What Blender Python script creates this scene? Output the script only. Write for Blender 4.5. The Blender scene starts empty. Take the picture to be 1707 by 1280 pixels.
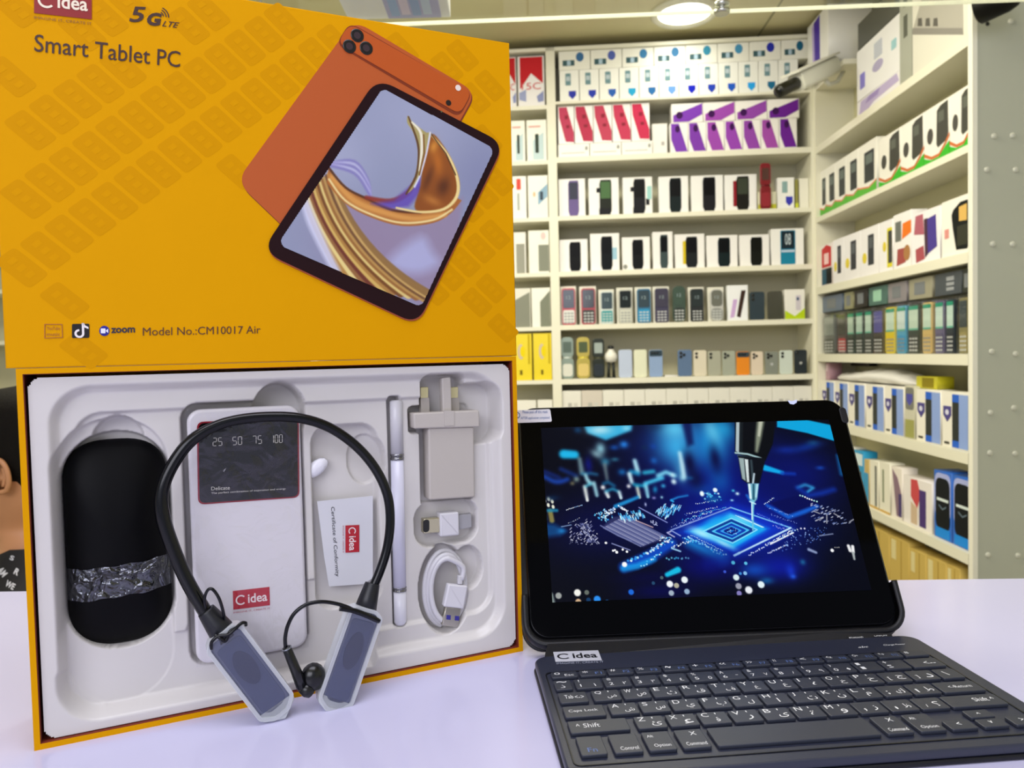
import bpy, math, random
import numpy as np
from mathutils import Matrix, Vector
from math import radians, pi, sin, cos, sqrt, atan
random.seed(7)
SC = bpy.context.scene
COL = SC.collection

# ------------------------------------------------------------------ camera
FPX = 1280.0; CZ = 1.16; CT = .95                      # focal length in px, camera height, counter top
PITCH = atan(49/1280); ROLL = .024
Fw = Vector((0, cos(PITCH), -sin(PITCH))); R0 = Vector((1, 0, 0)); U0 = R0.cross(Fw)
Rt = R0*cos(ROLL)-U0*sin(ROLL); Up = U0*cos(ROLL)+R0*sin(ROLL); CAM = Vector((0, 0, CZ))
cd = bpy.data.cameras.new('camera'); cam = bpy.data.objects.new('camera', cd); COL.objects.link(cam)
cam.matrix_world = Matrix(((Rt.x, Up.x, -Fw.x, CAM.x), (Rt.y, Up.y, -Fw.y, CAM.y), (Rt.z, Up.z, -Fw.z, CAM.z), (0, 0, 0, 1)))
cd.sensor_width = 36; cd.lens = FPX/1707*36; cd.clip_start = .02
cd.dof.use_dof = True; cd.dof.focus_distance = .5; cd.dof.aperture_fstop = 15
SC.camera = cam
SC.view_settings.view_transform = 'Standard'; SC.view_settings.look = 'None'
SC.view_settings.exposure = 0; SC.view_settings.gamma = 1; SC.view_settings.use_curve_mapping = False

# ------------------------------------------------------------------ light
W = bpy.data.worlds.new('world'); SC.world = W; W.use_nodes = True
W.node_tree.nodes['Background'].inputs[0].default_value = (.80, .84, 1, 1)
W.node_tree.nodes['Background'].inputs[1].default_value = .50
def area(name, loc, size, power, col, target=None, spread=180):
    l = bpy.data.lights.new(name, 'AREA'); l.shape = 'RECTANGLE'; l.size, l.size_y = size
    l.energy = power; l.color = col; l.spread = radians(spread)
    o = bpy.data.objects.new(name, l); COL.objects.link(o); o.location = loc
    if target is not None:
        o.rotation_euler = (Vector(target)-Vector(loc)).to_track_quat('-Z', 'Y').to_euler()
    return o
area('ceiling_lamp_left', (-1.0, 1.95, 2.40), (.9, .5), 25, (1, .955, .79))
area('ceiling_lamp_right', (.15, 1.95, 2.40), (.9, .5), 22, (1, .94, .74))
area('aisle_lamp_low', (-.2, 1.75, 2.38), (1.8, .25), 8, (1, .955, .8), (.3, 3.1, 1.0))
area('counter_lamp', (-.1, .15, 2.40), (1.2, .6), 13, (.84, .85, 1))
area('mall_light', (-.55, -1.4, 2.0), (1.6, 1.0), 26, (.90, .90, 1), (0, .5, 1.0))

# ------------------------------------------------------------------ pixel rays and frames
def ray(x, y): return Rt*((x-853.5)/FPX)-Up*((y-640)/FPX)+Fw
Z = Vector((0, 0, 1))
def hit(x, y, P, N):
    d = ray(x, y); return CAM+d*((P-CAM).dot(N)/d.dot(N))
class Fr:
    """a real plane in the room: origin o, right u, up v, outward normal n"""
    def __init__(s, o, u, v): s.o = Vector(o); s.u = Vector(u).normalized(); s.v = Vector(v).normalized(); s.n = s.u.cross(s.v)
    def w(s, a, b, c=0): return s.o+s.u*a+s.v*b+s.n*c
    def m(s, a=0, b=0, c=0, rot=0):
        t = s.w(a, b, c); u, v, n = s.u, s.v, s.n
        if rot: u, v = u*cos(rot)+v*sin(rot), v*cos(rot)-u*sin(rot)
        return Matrix(((u.x, v.x, n.x, t.x), (u.y, v.y, n.y, t.y), (u.z, v.z, n.z, t.z), (0, 0, 0, 1)))
    def px(s, x, y, c=0):
        h = hit(x, y, s.o+s.n*c, s.n)-s.o; return (h.dot(s.u), h.dot(s.v))

# ------------------------------------------------------------------ materials
def lin(h):
    h = h.lstrip('#'); r = []
    for i in (0, 2, 4):
        c = int(h[i:i+2], 16)/255; r.append(c/12.92 if c <= .04045 else ((c+.055)/1.055)**2.4)
    return (r[0], r[1], r[2], 1)
_mats = {}
def mat(hexc, rough=.5, metal=0, spec=.5, emis=0, alpha=1, bump=0, bscale=200, var=0, coat=0, trans=0):
    k = (hexc, rough, metal, spec, emis, alpha, bump, bscale, var, coat, trans)
    if k in _mats: return _mats[k]
    m = bpy.data.materials.new('surface_'+hexc.strip('#')); m.use_nodes = True; nt = m.node_tree
    b = nt.nodes['Principled BSDF']
    b.inputs['Base Color'].default_value = lin(hexc); b.inputs['Roughness'].default_value = rough
    b.inputs['Metallic'].default_value = metal; b.inputs['Specular IOR Level'].default_value = spec
    b.inputs['Coat Weight'].default_value = coat; b.inputs['Coat Roughness'].default_value = .08
    b.inputs['Alpha'].default_value = alpha; b.inputs['Transmission Weight'].default_value = trans
    if emis: b.inputs['Emission Color'].default_value = lin(hexc); b.inputs['Emission Strength'].default_value = emis
    if bump or var:
        tc = nt.nodes.new('ShaderNodeTexCoord'); nz = nt.nodes.new('ShaderNodeTexNoise')
        nz.inputs['Scale'].default_value = bscale; nz.inputs['Detail'].default_value = 4
        nt.links.new(tc.outputs['Object'], nz.inputs['Vector'])
        if bump:
            bp = nt.nodes.new('ShaderNodeBump'); bp.inputs['Strength'].default_value = bump; bp.inputs['Distance'].default_value = .002
            nt.links.new(nz.outputs['Fac'], bp.inputs['Height']); nt.links.new(bp.outputs['Normal'], b.inputs['Normal'])
        if var:
            mx = nt.nodes.new('ShaderNodeMix'); mx.data_type = 'RGBA'; c = lin(hexc)
            mx.inputs[6].default_value = tuple(x*(1-var) for x in c[:3])+(1,); mx.inputs[7].default_value = tuple(min(1, x*(1+var)) for x in c[:3])+(1,)
            nt.links.new(nz.outputs['Fac'], mx.inputs[0]); nt.links.new(mx.outputs[2], b.inputs['Base Color'])
    _mats[k] = m; return m
def film_mat(fac, bump=.6, scale=30, rough=.12, tint='#ffffff', name='clear_film'):
    m = bpy.data.materials.new(name); m.use_nodes = True; nt = m.node_tree; nt.nodes.clear()
    o = nt.nodes.new('ShaderNodeOutputMaterial'); mx = nt.nodes.new('ShaderNodeMixShader')
    t = nt.nodes.new('ShaderNodeBsdfTransparent'); g = nt.nodes.new('ShaderNodeBsdfGlossy')
    g.inputs['Roughness'].default_value = rough; g.inputs[0].default_value = lin(tint); t.inputs[0].default_value = (.97, .97, .97, 1)
    mx.inputs[0].default_value = fac
    nt.links.new(t.outputs[0], mx.inputs[1]); nt.links.new(g.outputs[0], mx.inputs[2]); nt.links.new(mx.outputs[0], o.inputs[0])
    if bump:
        tc = nt.nodes.new('ShaderNodeTexCoord'); nz = nt.nodes.new('ShaderNodeTexNoise'); bp = nt.nodes.new('ShaderNodeBump')
        nz.inputs['Scale'].default_value = scale; nz.inputs['Distortion'].default_value = 1.2; nz.inputs['Detail'].default_value = 2
        bp.inputs['Strength'].default_value = bump; bp.inputs['Distance'].default_value = .01
        nt.links.new(tc.outputs['Object'], nz.inputs['Vector']); nt.links.new(nz.outputs['Fac'], bp.inputs['Height']); nt.links.new(bp.outputs['Normal'], g.inputs['Normal'])
    return m
def attr_mat(name, emis=0, rough=.5, spec=.5):
    m = bpy.data.materials.new(name); m.use_nodes = True; nt = m.node_tree; b = nt.nodes['Principled BSDF']
    a = nt.nodes.new('ShaderNodeVertexColor'); a.layer_name = 'Col'
    b.inputs['Roughness'].default_value = rough; b.inputs['Specular IOR Level'].default_value = spec
    if emis:
        b.inputs['Base Color'].default_value = (.002, .002, .003, 1); nt.links.new(a.outputs[0], b.inputs['Emission Color']); b.inputs['Emission Strength'].default_value = emis
    else: nt.links.new(a.outputs[0], b.inputs['Base Color'])
    return m
CREAM = mat('#e6e3cf', .45, var=.02, bscale=3)
WHITEBOX = mat('#efeeea', .35)
BLACK = mat('#08090c', .35)
GLOSSBLACK = mat('#020204', .08, spec=.5)

# ------------------------------------------------------------------ mesh building
def rr(w, h, r=0, n=5, cx=0, cy=0):
    r = min(r, w/2-1e-6, h/2-1e-6)
    if r <= 1e-6: return [(cx-w/2, cy-h/2), (cx+w/2, cy-h/2), (cx+w/2, cy+h/2), (cx-w/2, cy+h/2)]
    o = []
    for (sx, sy, a0) in ((1, -1, -pi/2), (1, 1, 0), (-1, 1, pi/2), (-1, -1, pi)):
        for i in range(n+1):
            a = a0+pi/2*i/n; o.append((cx+sx*(w/2-r)+r*cos(a), cy+sy*(h/2-r)+r*sin(a)))
    return o
def ell(rx, ry, n=24, cx=0, cy=0): return [(cx+rx*cos(2*pi*i/n), cy+ry*sin(2*pi*i/n)) for i in range(n)]
def ccw(p):
    a = sum(p[i][0]*p[(i+1) % len(p)][1]-p[(i+1) % len(p)][0]*p[i][1] for i in range(len(p)))
    return list(p) if a > 0 else list(p)[::-1]
def inset(p, d):
    n = len(p); o = []
    for i in range(n):
        a = Vector(p[i-1]); b = Vector(p[i]); c = Vector(p[(i+1) % n])
        e1 = (b-a); e2 = (c-b)
        if e1.length < 1e-9 or e2.length < 1e-9: o.append(tuple(b)); continue
        e1.normalize(); e2.normalize(); n1 = Vector((-e1.y, e1.x)); n2 = Vector((-e2.y, e2.x)); m = n1+n2
        q = b+m*(d/max(.3, (1+n1.dot(n2)))); o.append((q.x, q.y))
    return o
def round_poly(p, r, n=5):
    p = ccw(p); o = []; N = len(p)
    for i in range(N):
        a = Vector(p[i-1]); b = Vector(p[i]); c = Vector(p[(i+1) % N])
        rr_ = min(r, (a-b).length*.48, (c-b).length*.48); s = b+(a-b).normalized()*rr_; e = b+(c-b).normalized()*rr_
        for k in range(n+1):
            t = k/n; q = s*(1-t)**2+b*2*t*(1-t)+e*t*t; o.append((q.x, q.y))
    return o
class MB:
    def __init__(s): s.v = []; s.f = []; s.sm = []; s.mi = []; s.cur = 0
    def add(s, vs, fs, smooth=False):
        k = len(s.v); s.v += [tuple(v) for v in vs]
        for f in fs: s.f.append(tuple(i+k for i in f)); s.sm.append(smooth); s.mi.append(s.cur)
        return s
    def box(s, x0, x1, y0, y1, z0, z1, bev=0):
        if bev: return s.prism([(x0, y0), (x1, y0), (x1, y1), (x0, y1)], z0, z1, bev)
        return s.add([(x0, y0, z0), (x1, y0, z0), (x1, y1, z0), (x0, y1, z0), (x0, y0, z1), (x1, y0, z1), (x1, y1, z1), (x0, y1, z1)],
                     [(3, 2, 1, 0), (4, 5, 6, 7), (0, 1, 5, 4), (1, 2, 6, 5), (2, 3, 7, 6), (3, 0, 4, 7)])
    def prism(s, out, c0, c1, bev=0, seg=2, smooth=False, both=True):
        out = ccw(out); n = len(out); rings = []
        if bev:
            if both:
                for i in range(seg+1): a = pi/2*i/seg; rings.append((inset(out, bev*(1-sin(a))), c0+bev*(1-cos(a))))
            else: rings.append((out, c0))
            for i in range(seg+1): a = pi/2*i/seg; rings.append((inset(out, bev*(1-cos(a))), c1-bev*(1-sin(a))))
        else: rings = [(out, c0), (out, c1)]
        vs = [(p[0], p[1], c) for r_, c in rings for p in r_]; fs = []
        for k in range(len(rings)-1):
            for i in range(n):
                j = (i+1) % n; fs.append((k*n+i, k*n+j, (k+1)*n+j, (k+1)*n+i))
        s.add(vs, fs, smooth or bev > 0); K = len(s.v)-len(vs)
        s.f.append(tuple(K+i for i in range(n))[::-1]); s.sm.append(False); s.mi.append(s.cur)
        s.f.append(tuple(K+(len(rings)-1)*n+i for i in range(n))); s.sm.append(False); s.mi.append(s.cur)
        return s
    def flat(s, out, c=0):
        out = ccw(out); return s.add([(p[0], p[1], c) for p in out], [tuple(range(len(out)))])
    def ring(s, outer, inner, c0, c1):
        outer = ccw(outer); inner = ccw(inner); n = len(outer)
        vs = [(p[0], p[1], c) for pl, c in ((outer, c0), (outer, c1), (inner, c1), (inner, c0)) for p in pl]
        fs = []
        for k in range(4):
            for i in range(n):
                j = (i+1) % n; fs.append((k*n+i, k*n+j, ((k+1) % 4)*n+j, ((k+1) % 4)*n+i))
        return s.add(vs, fs)
    def tube(s, pts, r, n=10, cap=True, closed=False):
        P = [Vector(p) for p in pts]; N = len(P); rs = r if isinstance(r, (list, tuple)) else [r]*N
        vs = []; t0 = (P[1]-P[0]).normalized(); x = t0.orthogonal().normalized()
        for i in range(N):
            if closed: t = (P[(i+1) % N]-P[i-1]).normalized()
            else: t = (P[min(i+1, N-1)]-P[max(i-1, 0)]).normalized()
            x = (x-t*x.dot(t)).normalized(); y = t.cross(x)
            for k in range(n): a = 2*pi*k/n; vs.append(P[i]+(x*cos(a)+y*sin(a))*rs[i])
        fs = []
        for i in range(N if closed else N-1):
            for k in range(n):
                l = (k+1) % n; j = (i+1) % N; fs.append((i*n+k, i*n+l, j*n+l, j*n+k))
        s.add(vs, fs, True)
        if cap and not closed:
            K = len(s.v)-len(vs); s.f.append(tuple(K+k for k in range(n))[::-1]); s.f.append(tuple(K+(N-1)*n+k for k in range(n)))
            s.sm += [False, False]; s.mi += [s.cur]*2
        return s
    def lathe(s, prof, n=24, axis='z', at=(0, 0, 0)):
        vs = []
        for (r, h) in prof:
            for k in range(n):
                a = 2*pi*k/n; p = (r*cos(a), r*sin(a), h)
                if axis == 'x': p = (h, r*cos(a), r*sin(a))
                if axis == 'y': p = (r*sin(a), h, r*cos(a))
                vs.append((p[0]+at[0], p[1]+at[1], p[2]+at[2]))
        fs = []
        for i in range(len(prof)-1):
            for k in range(n):
                l = (k+1) % n; fs.append((i*n+k, i*n+l, (i+1)*n+l, (i+1)*n+k))
        s.add(vs, fs, True); K = len(s.v)-len(vs)
        s.f.append(tuple(K+k for k in range(n))[::-1]); s.f.append(tuple(K+(len(prof)-1)*n+k for k in range(n))); s.sm += [False]*2; s.mi += [s.cur]*2
        return s
    def loft(s, rings, closed_ends=True):
        n = len(rings[0]); vs = [p for r_ in rings for p in r_]; fs = []
        for i in range(len(rings)-1):
            for k in range(n):
                l = (k+1) % n; fs.append((i*n+k, i*n+l, (i+1)*n+l, (i+1)*n+k))
        s.add(vs, fs, True)
        if closed_ends:
            K = len(s.v)-len(vs); s.f.append(tuple(K+k for k in range(n))[::-1]); s.f.append(tuple(K+(len(rings)-1)*n+k for k in range(n))); s.sm += [True]*2; s.mi += [s.cur]*2
        return s
    def obj(s, name, m, parent=None, M=None, label=None, kind=None):
        me = bpy.data.meshes.new(name); me.from_pydata(s.v, [], s.f)
        me.polygons.foreach_set('use_smooth', s.sm)
        for q in (m if isinstance(m, (list, tuple)) else [m]): me.materials.append(q)
        if any(s.mi): me.polygons.foreach_set('material_index', s.mi)
        me.update()
        o = bpy.data.objects.new(name, me); COL.objects.link(o)
        if parent is not None: o.parent = parent
        if M is not None: o.matrix_local = M
        if label: o['label'] = label
        if kind: o['kind'] = kind
        return o
def tag(o, label, cat, group=None):
    o['label'] = label; o['category'] = cat
    if group: o['group'] = group
    return o
def thing(name, label, cat, M, group=None):
    o = bpy.data.objects.new(name, None); COL.objects.link(o); o.empty_display_size = .02
    o.matrix_world = M; return tag(o, label, cat, group)
def prism(name, out, c0, c1, m, parent=None, M=None, bev=0, label=None, seg=2):
    return MB().prism(out, c0, c1, bev, seg).obj(name, m, parent, M, label)
def bx(name, x0, x1, y0, y1, z0, z1, m, parent=None, M=None, bev=0, label=None, kind=None):
    return MB().box(x0, x1, y0, y1, z0, z1, bev).obj(name, m, parent, M, label, kind)
def catmull(p, n=8, closed=False):
    P = [Vector(q) for q in p]; N = len(P); o = []
    for i in range(N if closed else N-1):
        g = (lambda k: P[k % N]) if closed else (lambda k: P[max(0, min(N-1, k))])
        a, b, c, d = g(i-1), g(i), g(i+1), g(i+2)
        for k in range(n):
            t = k/n; o.append(.5*((2*b)+(c-a)*t+(2*a-5*b+4*c-d)*t*t+(3*b-a-3*c+d)*t**3))
    if not closed: o.append(P[-1])
    return o

# text as flat printed letters, fitted to a parallelogram in local coordinates
_tc = {}; _asp = {}
def glyphs(s, bold=0, shear=0):
    k = (s, bold, shear)
    if k not in _tc:
        c = bpy.data.curves.new('t', 'FONT'); c.body = s; c.resolution_u = 3; c.offset = bold; c.shear = shear
        o = bpy.data.objects.new('t', c); me = o.to_mesh()
        vs = [(v.co.x, v.co.y) for v in me.vertices]; fs = [tuple(p.vertices) for p in me.polygons]
        o.to_mesh_clear(); bpy.data.objects.remove(o); bpy.data.curves.remove(c)
        if vs:
            x0 = min(v[0] for v in vs); x1 = max(v[0] for v in vs); y0 = min(v[1] for v in vs); y1 = max(v[1] for v in vs)
            vs = [((v[0]-x0)/(x1-x0+1e-9), (v[1]-y0)/(y1-y0+1e-9)) for v in vs]
        _asp[k] = (x1-x0)/(y1-y0+1e-9) if vs else 1
        _tc[k] = (vs, fs)
    return _tc[k]
def add_text(mb, s, o, ax, ay, c=0, bold=0, shear=0):
    """o = lower-left corner, ax = baseline vector, ay = up vector (2-D tuples)"""
    vs, fs = glyphs(s, bold, shear)
    mb.add([(o[0]+ax[0]*x+ay[0]*y, o[1]+ax[1]*x+ay[1]*y, c) for x, y in vs], fs); return mb
def text(name, s, o, ax, ay, c, m, parent, M=None, bold=0, shear=0, label=None):
    return add_text(MB(), s, o, ax, ay, c, bold, shear).obj(name, m, parent, M, label)

ORD = ['first', 'second', 'third', 'fourth', 'fifth', 'sixth', 'seventh', 'eighth', 'ninth', 'tenth', 'eleventh', 'twelfth', 'thirteenth', 'fourteenth', 'fifteenth', 'sixteenth']
def nth(i, n, side='left'):
    if n == 1: return ''
    if i == 0: return 'leftmost'
    if i == n-1: return 'rightmost'
    return ORD[i]+' from the left'

# ------------------------------------------------------------------ the planes of the room (measured)
c0 = CAM+ray(1360, 590)*3.1
yaw = radians(-4); UB = Vector((cos(yaw), sin(yaw), 0))
BK = Fr((c0.x, c0.y, 0), UB, Z)                        # fronts of the back shelves; a runs right, 0 at the corner post
dv = ray(894, 590); dv = Vector((dv.x, dv.y, 0)).normalized()
RU = Fr((c0.x, c0.y, 0), -dv, Z)                       # fronts of the right-hand shelves; a runs towards the camera
bl = hit(57, 1252, Vector((0, 0, CT)), Z); br = hit(872, 1085, Vector((0, 0, CT)), Z)
BX = Fr(bl, br-bl, Z)                                  # open face of the gift box
ky = radians(5); KB = Fr((.0258, .3604, .958), (cos(ky), sin(ky), 0), (-sin(ky), cos(ky), 0))
tp = hit(885, 1075, Vector((0, 0, .96)), Z); tq = hit(1487, 1050, Vector((0, 0, .96)), Z); tu = (tq-tp); tu.z = 0; tu.normalize()
LEAN = radians(29); TB = Fr(tp, tu, Z*cos(LEAN)+Z.cross(tu)*sin(LEAN))

# ------------------------------------------------------------------ room shell
WALLM = mat('#dcdcc8', .7, var=.03, bscale=2)
CEIL = 2.44
bx('floor', -2.6, 2.2, -3.0, 4.2, -.1, 0, mat('#a8a296', .4, var=.1, bscale=4), kind='structure')
cm = bx('ceiling', -2.6, 2.2, -.9, 4.2, CEIL, CEIL+.1, mat('#d2ca9c', .6, var=.03, bscale=2), kind='structure')
bw = MB().box(-4.0, 1.2, 0, CEIL, -.5, -.42).obj('wall_back', WALLM, M=BK.m(), kind='structure')
rw = MB().box(-.6, 5.0, 0, CEIL, -.60, -.52).obj('wall_right', WALLM, M=RU.m(), kind='structure')
bx('wall_left', -2.6, -2.5, -.9, 4.0, 0, CEIL, WALLM, kind='structure')
seam = mat('#8f8a68', .7)
for i, (p, q) in enumerate((((1262, 62), (1304, 0)), ((700, 60), (640, 20)))):
    C_ = Fr((0, 0, CEIL), (1, 0, 0), (0, -1, 0))       # ceiling seen from below
    a = hit(*p, Vector((0, 0, CEIL)), Z); b = hit(*q, Vector((0, 0, CEIL)), Z)
    if i == 1: continue
    d = (b-a).normalized(); a2 = a-d*.4; b2 = b+d*1.2; n = Vector((-d.y, d.x, 0))*.004
    MB().add([a2-n-Z*.001, a2+n-Z*.001, b2+n-Z*.001, b2-n-Z*.001], [(0, 1, 2, 3)]).obj('trim_%d' % 1, seam, kind='structure')
# round downlight
lc = hit(1141, 20, Vector((0, 0, CEIL)), Z)
dl = thing('ceiling_downlight', 'round white recessed ceiling downlight, lit, above the back shelves', 'light', Matrix.Translation(lc))
MB().lathe([(.10, -.001), (.128, -.001), (.128, -.008), (.118, -.016), (.100, -.012), (.099, -.001)], 40).obj('trim_ring', mat('#d9d6bd', .35), dl)
MB().lathe([(.0995, -.004), (.0995, -.006)], 40).obj('diffuser', mat('#fffff2', .5, emis=4), dl)
pl = bpy.data.lights.new('downlight_glow', 'AREA'); pl.shape = 'DISK'; pl.size = .18; pl.energy = 1.2; pl.color = (1, .98, .85)
po = bpy.data.objects.new('downlight_glow', pl); COL.objects.link(po); po.location = lc-Z*.02

# ------------------------------------------------------------------ shelving
UT = 2.405
SD = .20                                               # depth of the back shelves
def bz(y, x=935): return BK.px(x, y)[1]
ZS0 = bz(169); ZS1 = bz(262); ZS2 = bz(360.5); ZS3 = bz(453); ZS4 = bz(542); ZS5 = bz(632)
aL = BK.px(915, 350)[0]; aL2 = BK.px(930, 350)[0]
bay = thing('shelf_unit', 'white built-in shelf unit of six shelves across the back wall', 'shelves', BK.m())
MB().box(aL, aL2, 0, UT, -SD, 0).box(-.012, .012, 0, UT, -SD, 0).obj('side_panel', CREAM, bay)
bx('side_panel', aL2-2.9, aL2-2.87, 0, UT, -SD, 0, CREAM, bay)
bx('side_panel', aL-1.02, aL-.99, 0, UT, -SD, 0, CREAM, bay)
bx('back_panel', aL2-2.87, .0, 0, UT, -SD-.012, -SD, mat('#c6c2a6', .5), bay)
bx('top_panel', aL2-2.87, -.012, UT-.014, UT, -SD, 0, CREAM, bay)
for zz, th in ((ZS0, .010), (ZS1, .022), (ZS2, .018), (ZS3, .020), (ZS4, .020), (ZS5, .022)):
    bx('shelf_board', aL2, -.012, zz-th, zz, -SD, 0, CREAM, bay)
LZ = [BK.px(890, y)[1] for y in (176, 268, 363, 455, 545, 634)]
for zz in LZ:
    bx('shelf_board', aL-.99, aL, zz-.016, zz, -SD, 0, CREAM, bay)
    bx('shelf_board', aL2-2.87, aL-1.02, zz-.016, zz, -SD, 0, CREAM, bay)
ZS6 = BK.px(1140, 668)[1]-.13
bx('shelf_board', aL2, -.012, ZS6-.02, ZS6, -SD, 0, CREAM, bay)
bx('shelf_board', aL-.99, aL, .78, .80, -SD, 0, CREAM, bay)
for zz in (.30, .55): bx('shelf_board', aL2, -.012, zz-.02, zz, -SD, 0, CREAM, bay)
RL = 1.115; RD = .15
def rz(y, x=1621): return RU.px(x, y)[1]
RS = [rz(52), rz(237), rz(418), rz(590), rz(757), rz(926)]
RTH = [.028, .020, .028, .030, .030, .030]
ru = thing('shelf_unit', 'white shelf unit on the right with a screwed grey end panel', 'shelves', RU.m())
bx('side_panel', .0, .02, 0, UT, -RD, 0, CREAM, ru)
ENDP = mat('#b4b7a8', .45, var=.03, bscale=2)
bx('end_panel', RL-.018, RL, 0, UT, -RD-.34, -.0125, ENDP, ru, label='grey end panel facing the counter')
bx('edge_band', RL-.020, RL+.001, 0, UT, -.0125, 0, mat('#eceadb', .4), ru, label='cream front edge of the end panel')
bx('back_panel', .02, RL-.018, 0, UT, -RD-.012, -RD, mat('#d5d0aa', .5), ru)
for zz, th in zip(RS, RTH): bx('shelf_board', .02, RL-.018, zz-th, zz, -RD, 0, CREAM, ru)
zup = RU.px(1425, 80)[1]
bx('shelf_board', .02, .30, zup-.018, zup, -RD, 0, CREAM, ru)
bx('bottom_shelf', .02, RL-.018, .26, .28, -RD, 0, CREAM, ru)
EP = Fr(RU.w(RL, 0, 0), -RU.n, Z)                      # face of the end panel
CAP = mat('#c9cabd', .35)
for (x, y) in ((1685, 36), (1657, 227), (1688, 226), (1645, 283), (1693, 283), (1655, 407), (1688, 407), (1653, 586), (1693, 590), (1651, 688), (1690, 680), (1650, 755), (1692, 756), (1647, 925), (1697, 926)):
    a, b = EP.px(x, y); q = Matrix.Translation(Vector((RL, b, -a)))@Matrix.Rotation(pi/2, 4, 'Y')
    MB().lathe([(.0075, 0), (.0075, .0015), (.0055, .0035), (.002, .0042)], 16).obj('screw_cap', CAP, ru, M=q)
a, b = EP.px(1646, 40)
MB().lathe([(.005, 0), (.005, .0012), (.003, .0012)], 14).obj('screw_hole', BLACK, ru, M=Matrix.Translation(Vector((RL, b, -a)))@Matrix.Rotation(pi/2, 4, 'Y'), label='dark empty hole')
for (aa, yy) in ((.02, 147), (.02, 160)):
    pass

# ------------------------------------------------------------------ products
def art(parent, w, h, items, c=.0006):
    for it in items:
        nm, kd = it[0], it[1]
        if kd == 'r':
            x0, y0, x1, y1 = [it[2]*w-w/2, it[3]*h, it[4]*w-w/2, it[5]*h]; r = it[7] if len(it) > 7 else 0
            o = rr(abs(x1-x0), abs(y1-y0), r, 3, (x0+x1)/2, (y0+y1)/2)
        elif kd == 'e':
            x0, y0, x1, y1 = [it[2]*w-w/2, it[3]*h, it[4]*w-w/2, it[5]*h]; o = ell((x1-x0)/2, (y1-y0)/2, 16, (x0+x1)/2, (y0+y1)/2)
        elif kd == 'p': o = [(x*w-w/2, y*h) for x, y in it[2]]; it = (0, 0, 0, 0, 0, 0, it[3])
        elif kd == 't':
            x0, y0, x1, y1 = [it[2]*w-w/2, it[3]*h, it[4]*w-w/2, it[5]*h]
            text(nm, it[7], (x0, y0), (x1-x0, 0), (0, y1-y0), c*2.4, mat(it[6], .4), parent); continue
        c += .00015
        MB().prism(o, 0, c).obj(nm, mat(it[6], .4, spec=.12), parent)
def carton(fr, a0, a1, b0, b1, depth, col, items, label, group, back=.012, cat='box', name='product_box', rough=.35):
    if fr is BK:
        if a1 > aL2+.02: a0 = max(a0, aL2+.0015); a1 = min(a1, -.0135)
        else: a1 = min(a1, aL-.0015)
        if b0 > ZS0: b1 = min(b1, UT-.0155)
    w = a1-a0; h = b1-b0
    t = thing(name, label, cat, fr.m((a0+a1)/2, b0+.0003, -back), group)
    MB().box(-w/2, w/2, 0, h, -depth, 0, .0012).obj('carton', mat(col, rough), t)
    art(t, w, h, items); return t
GAP = .0012
def backrow(xs, ytop, yb, z0, depth, col, items, desc, group, back=.012, **k):
    n = len(xs)
    for i, (x0, x1) in enumerate(xs):
        ym = (ytop+yb)/2 if not callable(ytop) else 300
        yt = ytop
        a0 = BK.px(x0, ym, -back)[0]; a1 = BK.px(x1, ym, -back)[0]; b1 = BK.px(935, yt, -back)[1] if not isinstance(ytop, tuple) else 0
        its = items(i) if callable(items) else items
        cc = col(i) if callable(col) else col
        ds = desc(i) if callable(desc) else nth(i, n)+' '+desc
        carton(BK, a0+GAP, a1-GAP, z0, b1, depth, cc, its, ds.strip(), group, back, **k)
# row B: upright boxes with a phone picture and a blue shield
sh = ['#2d36a8', '#2a3cb0', '#2c5fb4', '#28a0d0', '#2a6aa8', '#6a9ad8', '#1420b8', '#2640b0', '#2458c0', '#2aa0e8', '#216a90']
xsB = [(932.5+33.2*i, 965.7+33.2*i) for i in range(12)]
def itB(i):
    return [('phone_picture', 'r', .30, .52, .58, .90, '#6f8f96', .003), ('picture_screen', 'r', .34, .66, .54, .80, '#b8c6cc'), ('blue_shield', 'p', [(.46, .34), (.84, .34), (.84, .2), (.65, .08), (.46, .2)], sh[i % 11])]
backrow(xsB, 118, 168, ZS0, .07, '#eeeee6', itB, 'white phone box with blue shield, lower row of top shelf', 'upright phone boxes on the top shelf')
zB = BK.px(935, 118, -.012)[1]+.001
xsA = [(931+53*i, 984+53*i) for i in range(8)]
ca = ['#3d6a98', '#5060a8', '#3a78a8', '#2f70a0', '#3a8aa8', '#4a90b8', '#2c34a8', '#1f6080']
backrow(xsA, 86, 113, zB, .07, '#e9e8dc', lambda i: [('phone_picture', 'r', .12, .22, .50, .52, '#3c5a60', .002), ('picture_screen', 'r', .26, .24, .38, .50, '#a8c0d0'), ('blue_seal', 'e', .55, .42, .80, .92, ca[i])],
        'white phone box lying sideways, stacked at top of back shelves', 'sideways phone boxes under the ceiling')
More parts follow.
